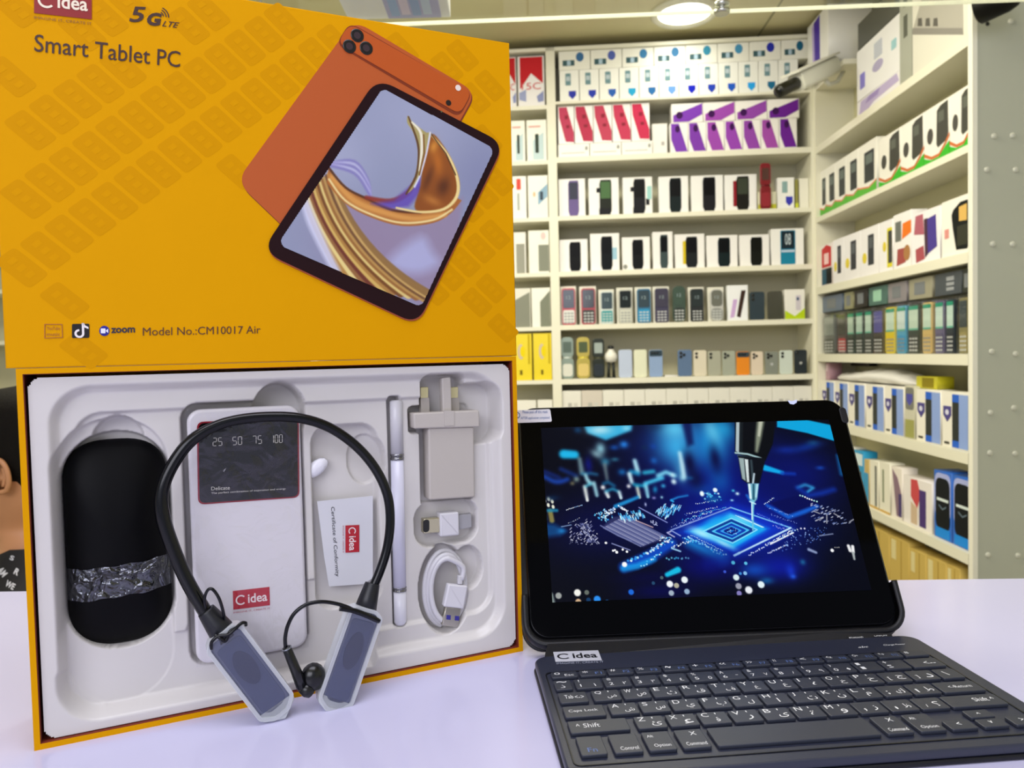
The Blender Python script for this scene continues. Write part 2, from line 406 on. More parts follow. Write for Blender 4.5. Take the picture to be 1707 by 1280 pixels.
# row C
xsb = [(930, 983), (983, 1036), (1036, 1088)]
backrow(xsb, 241, 262, ZS1, .07, '#ecebe4', [('printed_line', 'r', .1, .3, .85, .36, '#b9b9b4'), ('printed_dot', 'e', .86, .5, .95, .8, '#a0a09a')], 'flat white box lying under the pink phone boxes', 'flat white boxes under the pink ones')
zc = BK.px(935, 241, -.012)[1]+.001
xsC = [(926+31.5*i, 957.5+31.5*i) for i in range(5)]
xsC[0] = (930, 957.5)
pk = ['#bc3c5c', '#b83050', '#c0405c', '#c43a5a', '#c83054']
backrow(xsC, 178, 240, zc, .06, '#f0ecea', lambda i: [('phone_picture', 'p', [(.05, .98), (.55, .98), (.98, .30), (.98, .04), (.45, .06), (.08, .7)], pk[i]), ('printed_icon', 'r', .42, .66, .62, .76, '#8a2036'), ('printed_icon', 'r', .5, .42, .7, .5, '#8a2036')],
        'white box with slanted pink phone, second shelf', 'pink phone boxes on the second shelf')
carton(BK, BK.px(1089, 230)[0], BK.px(1114, 230)[0], ZS1, BK.px(935, 210)[1], .1, '#e8e4de', [('printed_icon', 'r', .6, .3, .8, .42, '#b0aca8')], 'plain white box filling the gap between pink and purple boxes', None, .03)
xsP = [(1117+30.3*i, 1147.3+30.3*i) for i in range(7)]
pu = ['#7a3cb0', '#7a3aa8', '#9a48ac', '#9444b0', '#9046a8', '#a04ca8', '#6a2494']
backrow(xsP, 214, 262, ZS1, .06, '#efece8', lambda i: [('phone_picture', 'p', [(.05, .98), (.5, .98), (.98, .04), (.3, .04), (.05, .45)], pu[i]), ('camera_print', 'e', .28, .68, .55, .92, '#3c1450')],
        'white box with purple phone, lower purple row', 'upright purple phone boxes')
zp = BK.px(935, 214, -.012)[1]+.001
xsQ = [(1119+53.5*i, 1172.5+53.5*i) for i in range(4)]
backrow(xsQ, 182, 212, zp, .06, '#efece6', lambda i: [('phone_picture', 'p', [(.05, .04), (.55, .04), (.98, .4), (.98, .97), (.05, .4)], pu[(i*2) % 7]), ('camera_print', 'e', .14, .2, .36, .58, '#3c1450')],
        'sideways white box with purple phone, stacked on purple row', 'sideways purple phone boxes')
# row D
D = [(931, 976, '#3a3c50', '#6a5a90'), (981, 1032, '#4a6c44', '#20241e'), (1038, 1088, '#06070a', '#18191e'), (1098, 1148, '#06080a', '#152022'), (1152, 1206, '#050507', '#1c1c20'), (1208, 1262, '#3a4034', '#1c1a16')]
def dphone(w, c1, c2, side=None, x0=.36, x1=.76, y0=.03, y1=.95):
    it = []
    if side: it.append(('phone_side', 'r', x0-.1, y0+.1, x0+.1, y1-.12, side, .003))
    it += [('phone_body_print', 'p', [(x0+.04, y1), (x1-.02, y1), (x1, y1-.1), (x1, y0+.12), (x1-.05, y0), (x0+.05, y0), (x0, y0+.12), (x0, y1-.1)], c2), ('screen_print', 'r', x0+.04, .46, x1-.04, y1-.05, c1, .002)]
    return it
for i, (x0, x1, c1, c2) in enumerate(D):
    a0 = BK.px(x0, 330, -.03)[0]; a1 = BK.px(x1, 330, -.03)[0]; b1 = BK.px(x0, 299-i*1.4, -.03)[1]
    carton(BK, a0+GAP, a1-GAP, ZS2, b1, .05, '#edecea', dphone(0, c1, c2, '#8a1c28' if i == 5 else None)+([('watch_knob', 'r', .78, .25, .9, .42, '#18191e', .002)] if i in (2,) else []) + ([('side_knob', 'r', .26, .62, .40, .74, '#18191e', .002), ('foot_print', 'r', .34, .03, .70, .2, '#18191e', .001)] if i in (1, 2) else []) + ([('teal_patch', 'r', .82, .4, .97, .75, '#9fd0cc', .004)] if i == 2 else []),
           [('white box with purple and black keypad phone, third shelf'), 'white box with green-screened rugged phone, third shelf', 'white box with black rugged phone and teal patch, third shelf', 'white box with glossy dark green-black phone, third shelf', 'white box with plain black handset, fifth on third shelf', 'white box with black and red handset, third shelf'][i], 'keypad phone boxes on the third shelf', .03)
def flip(fr, a, z, w, h, cb, cs, ck, cl, label, group, back=.012, cat='phone'):
    """open clamshell phone standing on a shelf"""
    t = thing('flip_phone', label, cat, fr.m(a, z+.0003, -back), group)
    MB().prism(rr(w, h*.5, w*.3, 5, 0, h*.25), -.012, 0, .002).obj('keypad_half', mat(cb, .25, metal=.2), t)
    MB().prism(rr(w*.98, h*.49, w*.3, 5, 0, h*.755), -.010, -.002, .002).obj('lid_half', mat(cb, .25, metal=.2), t)
    MB().prism(rr(w*.66, h*.26, .003, 3, 0, h*.76), -.002, -.0012).obj('screen', mat(cs, .15), t)
    MB().prism(rr(w*.78, h*.30, w*.2, 4, 0, h*.21), 0, .0008).obj('keypad', mat(ck, .4), t)
    MB().lathe([(.004, -w*.42), (.004, w*.42)], 12, 'x', (0, h*.505, -.004)).obj('hinge', mat(cl, .3, metal=.6), t)
    return t
a = BK.px(1277, 320)[0]; wR = BK.px(1286, 320)[0]-BK.px(1268, 320)[0]
flip(BK, a, ZS2, wR, BK.px(1277, 271)[1]-ZS2, '#7c0f1c', '#4a2820', '#8c1020', '#5a0a14', 'open dark red flip phone, tallest item on the third shelf', None, .004)
bA = lambda x: BK.px(x, 330, -.03)[0]
carton(BK, bA(1264), bA(1294), ZS2, BK.px(1277, 320, -.03)[1], .05, '#e8e6c8', [('lime_base', 'r', 0, 0, 1, .32, '#c8c83a')], 'cream and lime box behind the open red flip phone', None, .03)
carton(BK, bA(1296), bA(1324), ZS2, BK.px(1310, 296, -.03)[1], .05, '#efeeea', [('phone_picture', 'r', .28, .52, .6, .88, '#8aa8a8', .002), ('blue_shield', 'p', [(.5, .4), (.9, .4), (.9, .22), (.7, .1), (.5, .22)], '#3c3cb0')], 'white box with blue shield near right end of third shelf', None, .03)
carton(BK, bA(1326), bA(1331), ZS2, BK.px(1310, 300, -.03)[1], .05, '#8a8640', [('lime_base', 'r', 0, 0, 1, .2, '#c8d040')], 'thin olive box edge between white boxes, third shelf', None, .03)
carton(BK, bA(1333), bA(1355), ZS2, BK.px(1345, 297, -.03)[1], .05, '#e9e6d8', [], 'plain white box at right end of third shelf', None, .03)
# row E
E_ = [(931, 980, 400, '#05060a', '#0a0c0e', None, 'white box with rounded black handset, first on fourth shelf'),
      (984, 1033, 390, '#04060a', '#0c1114', '#9cc4d8', 'white box with black watch-shaped phone and pale blue patch'),
      (1037, 1084, 396, '#06080a', '#101314', None, 'white box with black handset and round badge, fourth shelf'),
      (1088, 1122, 387, '#05070a', '#3c4a4c', None, 'narrow white box with tall black and grey phone'),
      (1125, 1175, 391, '#08090c', '#1c2022', '#d0b820', 'white box with black phone and yellow edge, fourth shelf'),
      (1178, 1230, 393, '#040607', '#122022', None, 'white box with dark green-black handset, fourth shelf'),
      (1233, 1283, 392, '#0c0d08', '#12140f', None, 'white box with squared black handset, fourth shelf')]
for i, (x0, x1, yt, c1, c2, sd, lb) in enumerate(E_):
    a0 = BK.px(x0, 425, -.03)[0]; a1 = BK.px(x1, 425, -.03)[0]; b1 = BK.px(x0, yt, -.03)[1]
    it = dphone(0, c1, c2, sd if i == 4 else None, y1=.92)
    if i == 1: it = [('blue_patch', 'r', .68, .3, .92, .62, '#9cc4d8', .002)]+it
    if i == 2: it.append(('round_badge', 'e', .02, .04, .18, .18, '#8a8c86'))
    carton(BK, a0+GAP, a1-GAP, ZS3, b1, .05, '#efedeb', it, lb, 'keypad phone boxes on the fourth shelf', .03)
a0, a1 = BK.px(1286, 420, -.03)[0], BK.px(1340, 420, -.03)[0]
carton(BK, a0, a1, ZS3, BK.px(1312, 381, -.03)[1], .05, '#f0efec', [('phone_body_print', 'r', .28, .03, .74, .95, '#1f7fa0', .004), ('screen_print', 'r', .31, .45, .71, .93, '#1c2a34', .003), ('clock_print', 't', .42, .56, .60, .86, '#c8d8e0', '08'), ('pale_band', 'r', .3, .36, .72, .42, '#b8cce0')], 'white box with blue keypad phone, right end of fourth shelf', 'keypad phone boxes on the fourth shelf', .03)
# row F: handsets standing on the fifth shelf
def handset(fr, a, z, w, h, body, scr, pad, label, group, back=.012, r=None, side=None, th=.014, split=.44, name='keypad_phone', cat='phone'):
    t = thing(name, label, cat, fr.m(a, z+.0003, -back), group)
    r = w*.18 if r is None else r
    MB().prism(rr(w, h, r, 5, 0, h/2), -th, 0, .0018).obj('body', mat(body, .3), t)
    if pad: MB().prism(rr(w*.86, h*(split-.08), r*.7, 4, 0, h*split/2+h*.005), 0, .0008).obj('keypad', mat(pad, .4), t)
    if scr:
        s_ = MB().prism(rr(w*.84, h*(1-split-.06), r*.6, 4, 0, h*(1+split)/2-h*.012), 0, .0010).obj('screen', mat(scr, .12), t)
        add_text(MB(), '12', (-w*.16, h*.70), (w*.32, 0), (0, h*.09), .0013).obj('clock_digits', mat('#8fa0a4', .5), s_)
    if pad:
        k = MB()
        for rI in range(4):
            for cI in range(3): k.prism(rr(w*.18, h*.035, .0008, 2, (cI-1)*w*.25, h*(.07+rI*.082*split/.44)), 0, .0014)
        k.obj('keys', mat('#c9ccca' if sum(lin(pad)[:3]) < .9 else '#8c9090', .4), t)
    return t
def bigsmart(fr, a, z, w, h, col, label, group, back=.012, cam_=None, tilt=0, dot=False, name='smartphone', glass=None, th=.008):
    t = thing(name, label, 'phone', fr.m(a, z+.0003, -back), group)
    MB().prism(rr(w, h, w*.16, 5, 0, h/2), -th, 0, .0016).obj('body', mat(col, .25), t)
    if cam_ == 'bar':
        MB().prism(rr(w*.94, h*.22, w*.1, 4, 0, h*.87), 0, .0014, .0006).obj('camera_bar', mat('#2c3e48', .2), t)
        for i in range(3): MB().lathe([(w*.09, .0014), (w*.09, .0024), (w*.06, .0024)], 12, 'z', (-w*.28+i*w*.2, h*.88, 0)).obj('camera_lens', GLOSSBLACK, t)
    elif cam_:
        for (x, y) in ((-.28, .88), (-.28, .74), (-.06, .81))[:cam_]: MB().lathe([(w*.11, 0), (w*.11, .002), (w*.07, .002)], 12, 'z', (w*x, h*y, 0)).obj('camera_lens', mat('#15170f', .15), t)
    if dot: MB().lathe([(w*.11, 0), (w*.11, .0006)], 14, 'z', (0, h*.45, 0)).obj('emblem', mat('#d8dcdc', .2, metal=.5), t)
    return t
Fg = 'phones on the fifth shelf'
F_ = [(948, 23, 480, '#b84a58', '#202830', '#d8d8d4', 'red-framed phone with black screen and white keypad, fifth shelf'),
      (981, 24, 480, '#a83c48', '#282c30', '#383636', 'red-framed phone with dark keypad, fifth shelf'),
      (1012, 22, 485, '#cfd8d4', '#3a4a50', '#2f9498', 'white phone with teal keypad, fifth shelf'),
      (1043, 23, 482, '#b9bab0', '#141c16', '#c9cabd', 'phone with black top and pale keypad, fifth shelf'),
      (1074, 23, 481, '#2c6a90', '#35454e', '#1c8fc0', 'bright blue keypad phone on the fifth shelf'),
      (1104, 23, 480, '#34304a', '#403c4c', '#3a3650', 'dark purple keypad phone on the fifth shelf'),
      (1133, 22, 476, '#3a4c3e', '#3f5144', '#1d2a24', 'dark green rounded phone on the fifth shelf'),
      (1163, 22, 481, '#1a1e1c', '#262e2a', '#15191a', 'black keypad phone between green and silver phones'),
      (1196, 22, 481, '#c2c2bd', '#6b6c62', '#8c8e8a', 'silver rounded phone with grey screen, fifth shelf')]
CB = {948: 'red and white phone', 981: 'red and dark phone', 1012: 'teal and white phone', 1043: 'black-topped pale phone', 1074: 'bright blue phone', 1104: 'dark purple phone', 1133: '', 1163: 'plain black keypad phone', 1196: 'silver rounded phone'}
for (x, wpx, yt, b_, s_, k_, lb) in F_:
    a = BK.px(x, 510)[0]; w = wpx*3.05/1280; h = BK.px(x, yt)[1]-ZS4
    tr = handset(BK, a, ZS4, w, h, b_, s_, k_, lb, Fg, r=(w*.42 if x in (1133, 1196) else None))
    if x not in (1133,):
        carton(BK, a-w*.62, a+w*.58, ZS4, ZS4+h*1.06, .03, '#e6e4d6', [], 'cream box directly behind the '+CB[x]+', fifth shelf', 'cream boxes behind the fifth-shelf phones', .030)
a0, a1 = BK.px(1214, 510)[0], BK.px(1248, 510)[0]
carton(BK, a0, a1, ZS4, BK.px(1230, 475)[1], .04, '#eef0f2', [('phone_picture', 'p', [(.12, .08), (.32, .1), (.48, .6), (.28, .6)], '#c9a8d8'), ('phone_picture', 'p', [(.45, .12), (.62, .08), (.9, .85), (.68, .85)], '#3c2a24')], 'white box picturing two slim phones, fifth shelf', None)
bigsmart(BK, BK.px(1263.5, 510)[0], ZS4, .060, BK.px(1263, 486)[1]-ZS4, '#26363e', 'dark blue smartphone, fifth shelf right part', Fg, cam_=2)
bigsmart(BK, BK.px(1293.5, 510)[0], ZS4, .060, BK.px(1293, 485)[1]-ZS4, '#3f3f32', 'olive black smartphone beside the lime-edged box', Fg)
a0, a1 = BK.px(1310, 510)[0], BK.px(1343, 510)[0]
carton(BK, a0, a1, ZS4, BK.px(1326, 482)[1], .04, '#eceae2', [('lime_base', 'p', [(0, 0), (1, 0), (1, .36), (.5, .1), (0, .3)], '#b8d020'), ('phone_picture', 'r', .55, .3, .8, .8, '#cfc8d0', .002), ('blue_dot', 'e', .58, .62, .72, .74, '#4a5a78')], 'white box with lime green base, right end of fifth shelf', None)
# row G
Gg = 'phones on the sixth shelf'
G1 = [(946, 22, 562, '#8c9c92', '#5a6a62', '#d8d8cc', '#c9d0cc', 'tall silver flip phone, first on sixth shelf'), (972.5, 23, 562, '#b8a850', '#4e5a3a', '#d8c070', '#d8c840', 'tall gold flip phone on the sixth shelf'), (998, 21, 564, '#262c20', '#a0aca8', '#142028', '#4a4a30', 'tall black flip phone with grey screen')]
for (x, wpx, yt, cb, cs, ck, cl, lb) in G1:
    flip(BK, BK.px(x, 600)[0], ZS5, wpx*3.05/1280, BK.px(x, yt)[1]-ZS5, cb, cs, ck, cl, lb, 'flip phones on the sixth shelf')
# little figure stand
fg = thing('toy_figure', 'small black and white toy figure beside the black flip phone', 'figure', BK.m(BK.px(1019, 600)[0], ZS5+.0008, -.02))
MB().lathe([(.004, .062), (.022, .068), (.026, .085), (.024, .098), (.012, .112), (.010, .118)], 16, 'y').obj('body', mat('#e8e6dc', .4), fg)
MB().lathe([(.004, .118), (.012, .121), (.013, .128), (.006, .134)], 12, 'y').obj('head', mat('#15171a', .4), fg)
for s in (-1, 1): MB().tube([(s*.008, .068, 0), (s*.010, .035, 0), (s*.011, .003, 0)], [.007, .006, .007]).obj('leg', mat('#1a201c', .5), fg)
MB().box(-.018, .018, 0, .003, -.014, .014).obj('base', mat('#1a201c', .5), fg)
G2 = [(1043, 23, 583, '#bcc8e0', None, 0, 'pale blue smartphone, back facing out, on the sixth shelf'), (1068, 22, 583, '#e0e2c8', None, 0, 'cream smartphone beside the pale blue one'), (1094, 23, 583, '#8ea6cc', 'bar', 0, 'light blue smartphone with dark camera bar'),
      (1142.5, 24, 583, '#5c7496', 3, 0, 'slate blue smartphone right of the shelf gap'), (1168, 22, 584, '#dcd4be', 2, 0, 'cream smartphone with black lenses, right of slate blue'), (1192, 22, 585, '#a9aa98', 2, 0, 'greenish grey smartphone, left of two alike'), (1216, 22, 585, '#a3a898', 3, 0, 'grey smartphone just left of the orange one'),
      (1240, 22, 586, '#e88a14', 'bar', 0, 'bright orange smartphone on the sixth shelf'), (1263.5, 20, 586, '#ddcdb8', 3, 0, 'peach smartphone just right of the orange one'), (1288, 22, 586, '#83887e', 3, 1, 'dark grey smartphone with pale emblem'), (1312, 22, 584, '#ccd6cc', 2, 0, 'whitish mint smartphone, second from right end'), (1336.5, 21, 583, '#1c262c', 1, 1, 'black smartphone with silver emblem at right end')]
for (x, wpx, yt, col, cm_, dot, lb) in G2:
    bigsmart(BK, BK.px(x, 605)[0], ZS5, wpx*3.05/1280, BK.px(x, yt)[1]-ZS5, col, lb, Gg, cam_=cm_, dot=bool(dot))
fo = MB().box(-.026, .026, 0, .006, -.03, .03, .002).obj('phone_stand', mat('#e9e6e2', .3), M=BK.m(BK.px(1120, 605)[0], ZS5, -.05)); tag(fo, 'empty flat white stand in the gap of the sixth shelf', 'stand')
# row H: white boxes under the sixth shelf
xsH = [(934+35.4*i, 969.4+35.4*i) for i in range(12)]
zH = BK.px(935, 700)[1]
backrow(xsH, 652, 690, ZS6, .08, lambda i: '#e6e4da' if i != 1 else '#d4ccc0', [('printed_mark', 'r', .3, .62, .5, .72, '#b8b6ae'), ('printed_mark', 'r', .6, .40, .8, .72, '#cfcdc4')], 'white box peeking above the tablet, lowest visible back shelf', 'white boxes just above the tablet')
# left bay
Lw = lambda x, y=300: BK.px(x, y)[0]
LBt = [LZ[0], LZ[1], LZ[2], LZ[3], LZ[4], LZ[5]]
for i, (x0, x1) in enumerate(((843, 864), (867, 911))):
    t = carton(BK, Lw(x0), Lw(x1), LZ[0], BK.px(880, 92)[1], .08, '#e9e6e6', [('red_panel', 'p', [(.08, .98), (.94, .98), (.94, .45), (.5, .66), (.08, .35)], '#c02028'), ('blue_panel', 'p', [(.04, .28), (.3, .34), (.3, .1), (.04, .14)], '#9aa2c8'), ('blue_panel', 'p', [(.7, .2), (.96, .3), (.96, .1), (.75, .08)], '#8c94c0'), ('model_name', 't', .14, .335, .86, .47, '#d04a50', '15C')], ['red and white 15C phone box half hidden by the lid', 'red and white 15C phone box, top of the left bay'][i], 'red phone boxes in the left bay')
def lrow(xs, yt, z, col, items, labs, group, depth=.08):
    for (x0, x1), lb in zip(xs, labs): carton(BK, Lw(x0)+.001, Lw(x1)-.001, z, BK.px(880, yt)[1], depth, col, items, lb, group)
tl = [('pale_panel', 'p', [(.3, .04), (.85, .04), (.85, .7), (.3, .5)], '#c3d8dc'), ('phone_picture', 'r', .42, .2, .60, .66, '#2c3a30', .004), ('pink_line', 'r', .1, .82, .7, .86, '#e0a8a0')]
lrow(((853, 877), (879, 913)), 199, LZ[1], '#ecebe0', tl, ('white box with pale teal phone, beside the lid, second shelf', 'white box with pale teal phone, next to the post, second shelf'), 'teal-pictured boxes in the left bay')
lrow(((853, 877),), 292, LZ[2], '#ecebe4', [('red_square', 'r', .3, .68, .62, .94, '#d84c40', .004), ('grey_bar', 'r', .34, .2, .5, .6, '#a9b0a8')], ('white box with red square, third shelf of left bay',), None)
lrow(((879, 913),), 292, LZ[2], '#eceae0', [('blue_panel', 'p', [(.5, .3), (.98, .5), (.98, .8), (.5, .6)], '#8fb0c8'), ('phone_picture', 'r', .6, .42, .76, .62, '#3c4a58', .003), ('orange_dot', 'e', .25, .5, .38, .62, '#e8b890')], ('white box with blue picture, third shelf of left bay',), None)
lrow(((853, 874),), 386, LZ[3], '#e6e4dc', [('grey_panel', 'r', .2, .0, .9, .72, '#98988c')], ('narrow grey-fronted box beside lid, fourth shelf of left bay',), None)
lrow(((878, 913),), 384, LZ[3], '#ecebdd', [('grey_panel', 'r', .48, .04, .98, .66, '#85887a'), ('pink_dot', 'e', .6, .78, .85, .96, '#e6c6c2')], ('cream box with grey panel, fourth shelf of left bay',), None)
lrow(((853, 880),), 480, LZ[4], '#dcdacc', [('grey_panel', 'p', [(0, 0), (.95, 0), (.95, .9), (0, .7)], '#86887a')], ('grey slanted box beside lid, fifth shelf of left bay',), None)
lrow(((881, 913),), 480, LZ[4], '#ecebdf', [('grey_panel', 'p', [(.45, 0), (.98, 0), (.98, .92), (.45, .64)], '#7e8272')], ('cream box with slanted grey panel, fifth shelf of left bay',), None)
lrow(((845, 880), (882, 914)), 556, LZ[5], '#e6cf10', [('ring_print', 'e', .30, .45, .62, .78, '#c8b8a8'), ('ring_center', 'e', .42, .50, .68, .74, '#e6cf10'), ('printed_mark', 'r', .4, .12, .52, .22, '#6a5c10'), ('printed_column', 'r', .82, .35, .9, .98, '#b8a010')], ('bright yellow box half behind the lid, sixth shelf', 'bright yellow box next to the post, sixth shelf'), 'yellow boxes in the left bay')
lrow(((845, 885), (887, 913)), 668, .80, '#e8e6dc', [('dark_mark', 'r', .1, .5, .3, .7, '#6a6c68')], ('white box behind the tablet sticker, left bay', 'white box under the post, left bay bottom'), 'white boxes low in the left bay')

# ------------------------------------------------------------------ right-hand shelves
def rcart(x0, x1, z0, ytop, xref, col, items, label, group=None, back=.015, depth=.05, ym=None, **k):
    ym = 590 if ym is None else ym
    a0 = RU.px(x0, ym, -back)[0]; a1 = RU.px(x1, ym, -back)[0]
    a1 = min(a1, RL-.02); a0 = max(a0, .021)
    b1 = RU.px(xref, ytop, -back)[1] if ytop else z0+k.pop('h')
    return carton(RU, a0+.001, a1-.001, z0, b1, depth, col, items, label, group, back, **k)
nb = [(1355, 1367), (1367, 1380), (1380, 1395), (1395, 1413), (1413, 1433), (1433, 1463)]
for i, (x0, x1) in enumerate(nb):
    x0 = max(x0, 1362); it = [('phone_picture', 'r', .34, .24, .88, .82, '#3c4040', .004), ('screen_print', 'r', .42, .58, .80, .76, '#6a7470', .001), ('green_base', 'p', [(0, 0), (1, 0), (1, .20), (.6, .12), (0, .18)], '#5cb03c'), ('red_line', 'p', [(0, .18), (.6, .12), (1, .20), (1, .23), (.6, .15), (0, .21)], '#d87860')]
    if i == 0: continue
    rcart(x0, x1, RS[1], 228, 1460, '#eeece2', it, nth(i-1, 5)+' narrow white phone box with green base, right unit', 'narrow green-based phone boxes')
wb = [(1467, 1503), (1503, 1542), (1542, 1584), (1584, 1625)]
for i, (x0, x1) in enumerate(wb):
    it = [('headset_picture', 'e', .12, .36, .36, .64, '#4a4a44'), ('phone_picture', 'p', [(.52, .88), (.66, .94), (.94, .96), (.96, .42), (.9, .3), (.56, .24), (.5, .3)], '#45463e'), ('screen_print', 'r', .58, .66, .80, .84, '#60645a', .001), ('red_arc', 'p', [(0, .24), (.3, .13), (.6, .13), (.85, .28), (1, .40), (1, .34), (.85, .22), (.6, .08), (.3, .08), (0, .18)], '#c8703c'), ('green_base', 'p', [(0, 0), (1, 0), (1, .26), (.9, .22), (.6, .07), (.3, .07), (0, .15)], '#3cb02c')]
    rcart(x0, x1, RS[1], 138, 1619, '#eeece2', it, nth(i, 4)+' wide white phone box with green base, right unit', 'wide green-based phone boxes')
# second row down
def pk_(b='#3a3c3e', yel=True):
    l = [('phone_picture', 'r', .42, .22, .74, .84, b, .003), ('screen_print', 'r', .48, .56, .68, .78, '#585c60', .001)]
    if yel: l.append(('yellow_dot', 'e', .1, .28, .34, .5, '#ddc83c'))
    return l
rz2 = RS[2]
t = rcart(1366, 1389, rz2, 406, 1380, '#e6dcd8', [('red_panel', 'p', [(.1, .45), (.1, .9), (.5, .98), (.9, .9), (.9, .45)], '#c22028'), ('white_patch', 'r', .3, .52, .7, .78, '#f0c8c8'), ('navy_base', 'r', .1, .04, .5, .42, '#1f5068'), ('black_base', 'r', .5, .04, .95, .42, '#101418')], 'red, navy and black phone box in far corner, right unit')
nb2 = [(1390, 1408), (1408, 1436), (1436, 1466), (1466, 1489)]
for i, (x0, x1) in enumerate(nb2):
    rcart(x0, x1, rz2, 363, 1490, '#efecee', pk_('#35363a') if i < 3 else [('yellow_phone', 'r', .62, .08, .98, .84, '#d8cc30', .003), ('phone_picture', 'r', .7, .16, .98, .78, '#404240', .003), ('yellow_dot', 'e', .3, .4, .55, .6, '#ddc83c')], nth(i, 4)+' white box with yellow dot and dark phone, right unit', 'white boxes with yellow dots')
rcart(1490, 1520, rz2, 352, 1510, '#efedec', [('phone_picture', 'r', .12, .5, .45, .86, '#6c706a', .002), ('orange_patch', 'p', [(.5, .52), (.55, .80), (1, .82), (1, .6)], '#e87820'), ('red_brown_patch', 'p', [(.2, .06), (.25, .36), (.7, .36), (.7, .1)], '#a04c48'), ('round_print', 'e', .6, .12, .95, .40, '#a87848')], 'white box with orange and brown prints, right unit')
rcart(1520, 1568, rz2, 341, 1569, '#eeebee', [('pink_frame', 'p', [(.1, .6), (.16, .95), (.42, .95), (.46, .55)], '#b06070'), ('purple_panel', 'p', [(.55, .82), (.86, .86), (.9, .26), (.58, .16)], '#4a3c90'), ('dark_strip', 'p', [(.46, .84), (.58, .84), (.6, .16), (.5, .1)], '#4a3040'), ('red_patch', 'p', [(.18, .04), (.16, .3), (.44, .34), (.48, .08)], '#a85058')], 'white box with purple and pink prints, right unit')
rcart(1570, 1619, rz2, 322, 1614, '#f0ede4', [('phone_body_print', 'p', [(.36, .72), (.42, .80), (.66, .90), (.9, .90), (.96, .74), (.96, .16), (.88, .08), (.52, .10), (.40, .5)], '#121814'), ('screen_print', 'p', [(.62, .58), (.62, .82), (.88, .84), (.88, .56)], '#d8b060'), ('keys_print', 'r', .56, .16, .90, .5, '#34362a'), ('red_mark', 'r', .12, .34, .26, .50, '#d89088')], 'white box with large black and gold phone, right unit')
# third row: clear-packed phones
f1 = RS[3]
P3 = [(1368, 1392, '#6c706c', '#8c9490', '#50544e', 'grey phone in clear pack at the far corner'), (1396, 1411, '#5a4a48', '#4a4c48', '#b84048', 'grey phone with red keypad in clear pack'), (1412, 1424, '#3a4a40', '#b9d0c0', '#2c322c', 'slim dark green phone, right unit'),
      (1426, 1439, '#3c4642', '#bfd8cc', '#2f3532', 'dark phone with teal-topped screen, left of its twin'), (1441, 1454, '#3a4440', '#c3dccf', '#2a302c', 'dark phone with teal-topped screen, right of its twin'), (1455, 1473, '#4a4640', '#5a58a0', '#33322e', 'dark phone with purple label, right unit'),
      (1475, 1493, '#e0cc28', '#c9e0d0', '#e0c410', 'yellow keypad phone, right unit'), (1494, 1511, '#58a8cc', '#d0e2e0', '#3c98c8', 'sky blue keypad phone, right unit'), (1513, 1533, '#38443e', '#c6dccc', '#3a3e3c', 'dark green keypad phone beside the blue one'),
      (1537, 1554, '#d4b878', '#c8e0d0', '#cdb070', 'gold beige keypad phone, right unit'), (1558, 1574, '#6a6484', '#c9e0d6', '#5c5878', 'lavender grey keypad phone, right unit'), (1577, 1591, '#24303c', '#c8e2d8', '#1c2434', 'navy keypad phone, right unit'), (1598, 1614, '#8c8458', '#3c464a', '#a09460', 'gold keypad phone with dark screen at near end')]
h3 = RU.px(1610, 488, -.015)[1]-f1
CLEAR = film_mat(.10, .2, 20, .08, name='clear_blister')
for (x0, x1, b_, s_, k_, lb) in P3:
    a0 = max(.024, RU.px(x0, 545, -.02)[0]); a1 = RU.px(x1, 545, -.02)[0]; w = (a1-a0)*.94
    t = handset(RU, (a0+a1)/2, f1, w, h3*.93, b_, None, k_, lb, 'clear-packed phones on the right unit', .02, split=.42)
    s1 = MB().prism(rr(w*.8, h3*.44, .002, 3, 0, h3*.66), 0, .001).obj('screen', mat(s_, .25), t)
    if s_ not in ('#5a58a0', '#3c464a', '#8c9490', '#4a4c48'):
        MB().prism(rr(w*.8, h3*.07, .001, 2, 0, h3*.86), 0, .0014).obj('teal_header', mat('#189878', .4), s1)
        MB().prism(rr(w*.8, h3*.03, .001, 2, 0, h3*.46), 0, .0014).obj('teal_footer', mat('#58b49c', .4), s1)
    MB().box(-w*.53, w*.53, 0, h3*.985, -.022, .006).obj('clear_pack', CLEAR, t)
# boxes lying on top of them
zt = f1+h3+.002
U3 = [(1368, 1404, '#5c6a80', 'blue-grey box lying on clear packs, far corner'), (1407, 1422, '#8c8a68', 'small beige box lying on clear packs'), (1424, 1446, '#1c140c', 'very dark box lying on clear packs'), (1448, 1479, '#4a6c64', 'teal grey box lying on clear packs'), (1480, 1511, '#8a8488', 'mauve grey box lying on clear packs'), (1515, 1554, '#9a9680', 'beige grey box lying on clear packs'), (1558, 1603, '#464c52', 'charcoal box with white print lying on clear packs'), (1604, 1618, '#2c3028', 'small black box on top, near end of right unit')]
for i, (x0, x1, col, lb) in enumerate(U3):
    it = [('printed_window', 'r', .25, .2, .7, .8, '#9cc8b0' if i == 3 else '#787c80', .002)]
    if i == 6: it = [('white_print', 'r', .46, .62, .74, .80, '#9a9ea2'), ('white_print', 'r', .46, .40, .74, .54, '#9a9ea2'), ('white_print', 'r', .46, .18, .74, .32, '#9a9ea2')]
    rcart(x0, x1, zt, None, 0, col, it, lb, 'boxes lying on the clear packs', back=.02, h=min(.062, RS[2]-RTH[2]-zt-.004), ym=480)
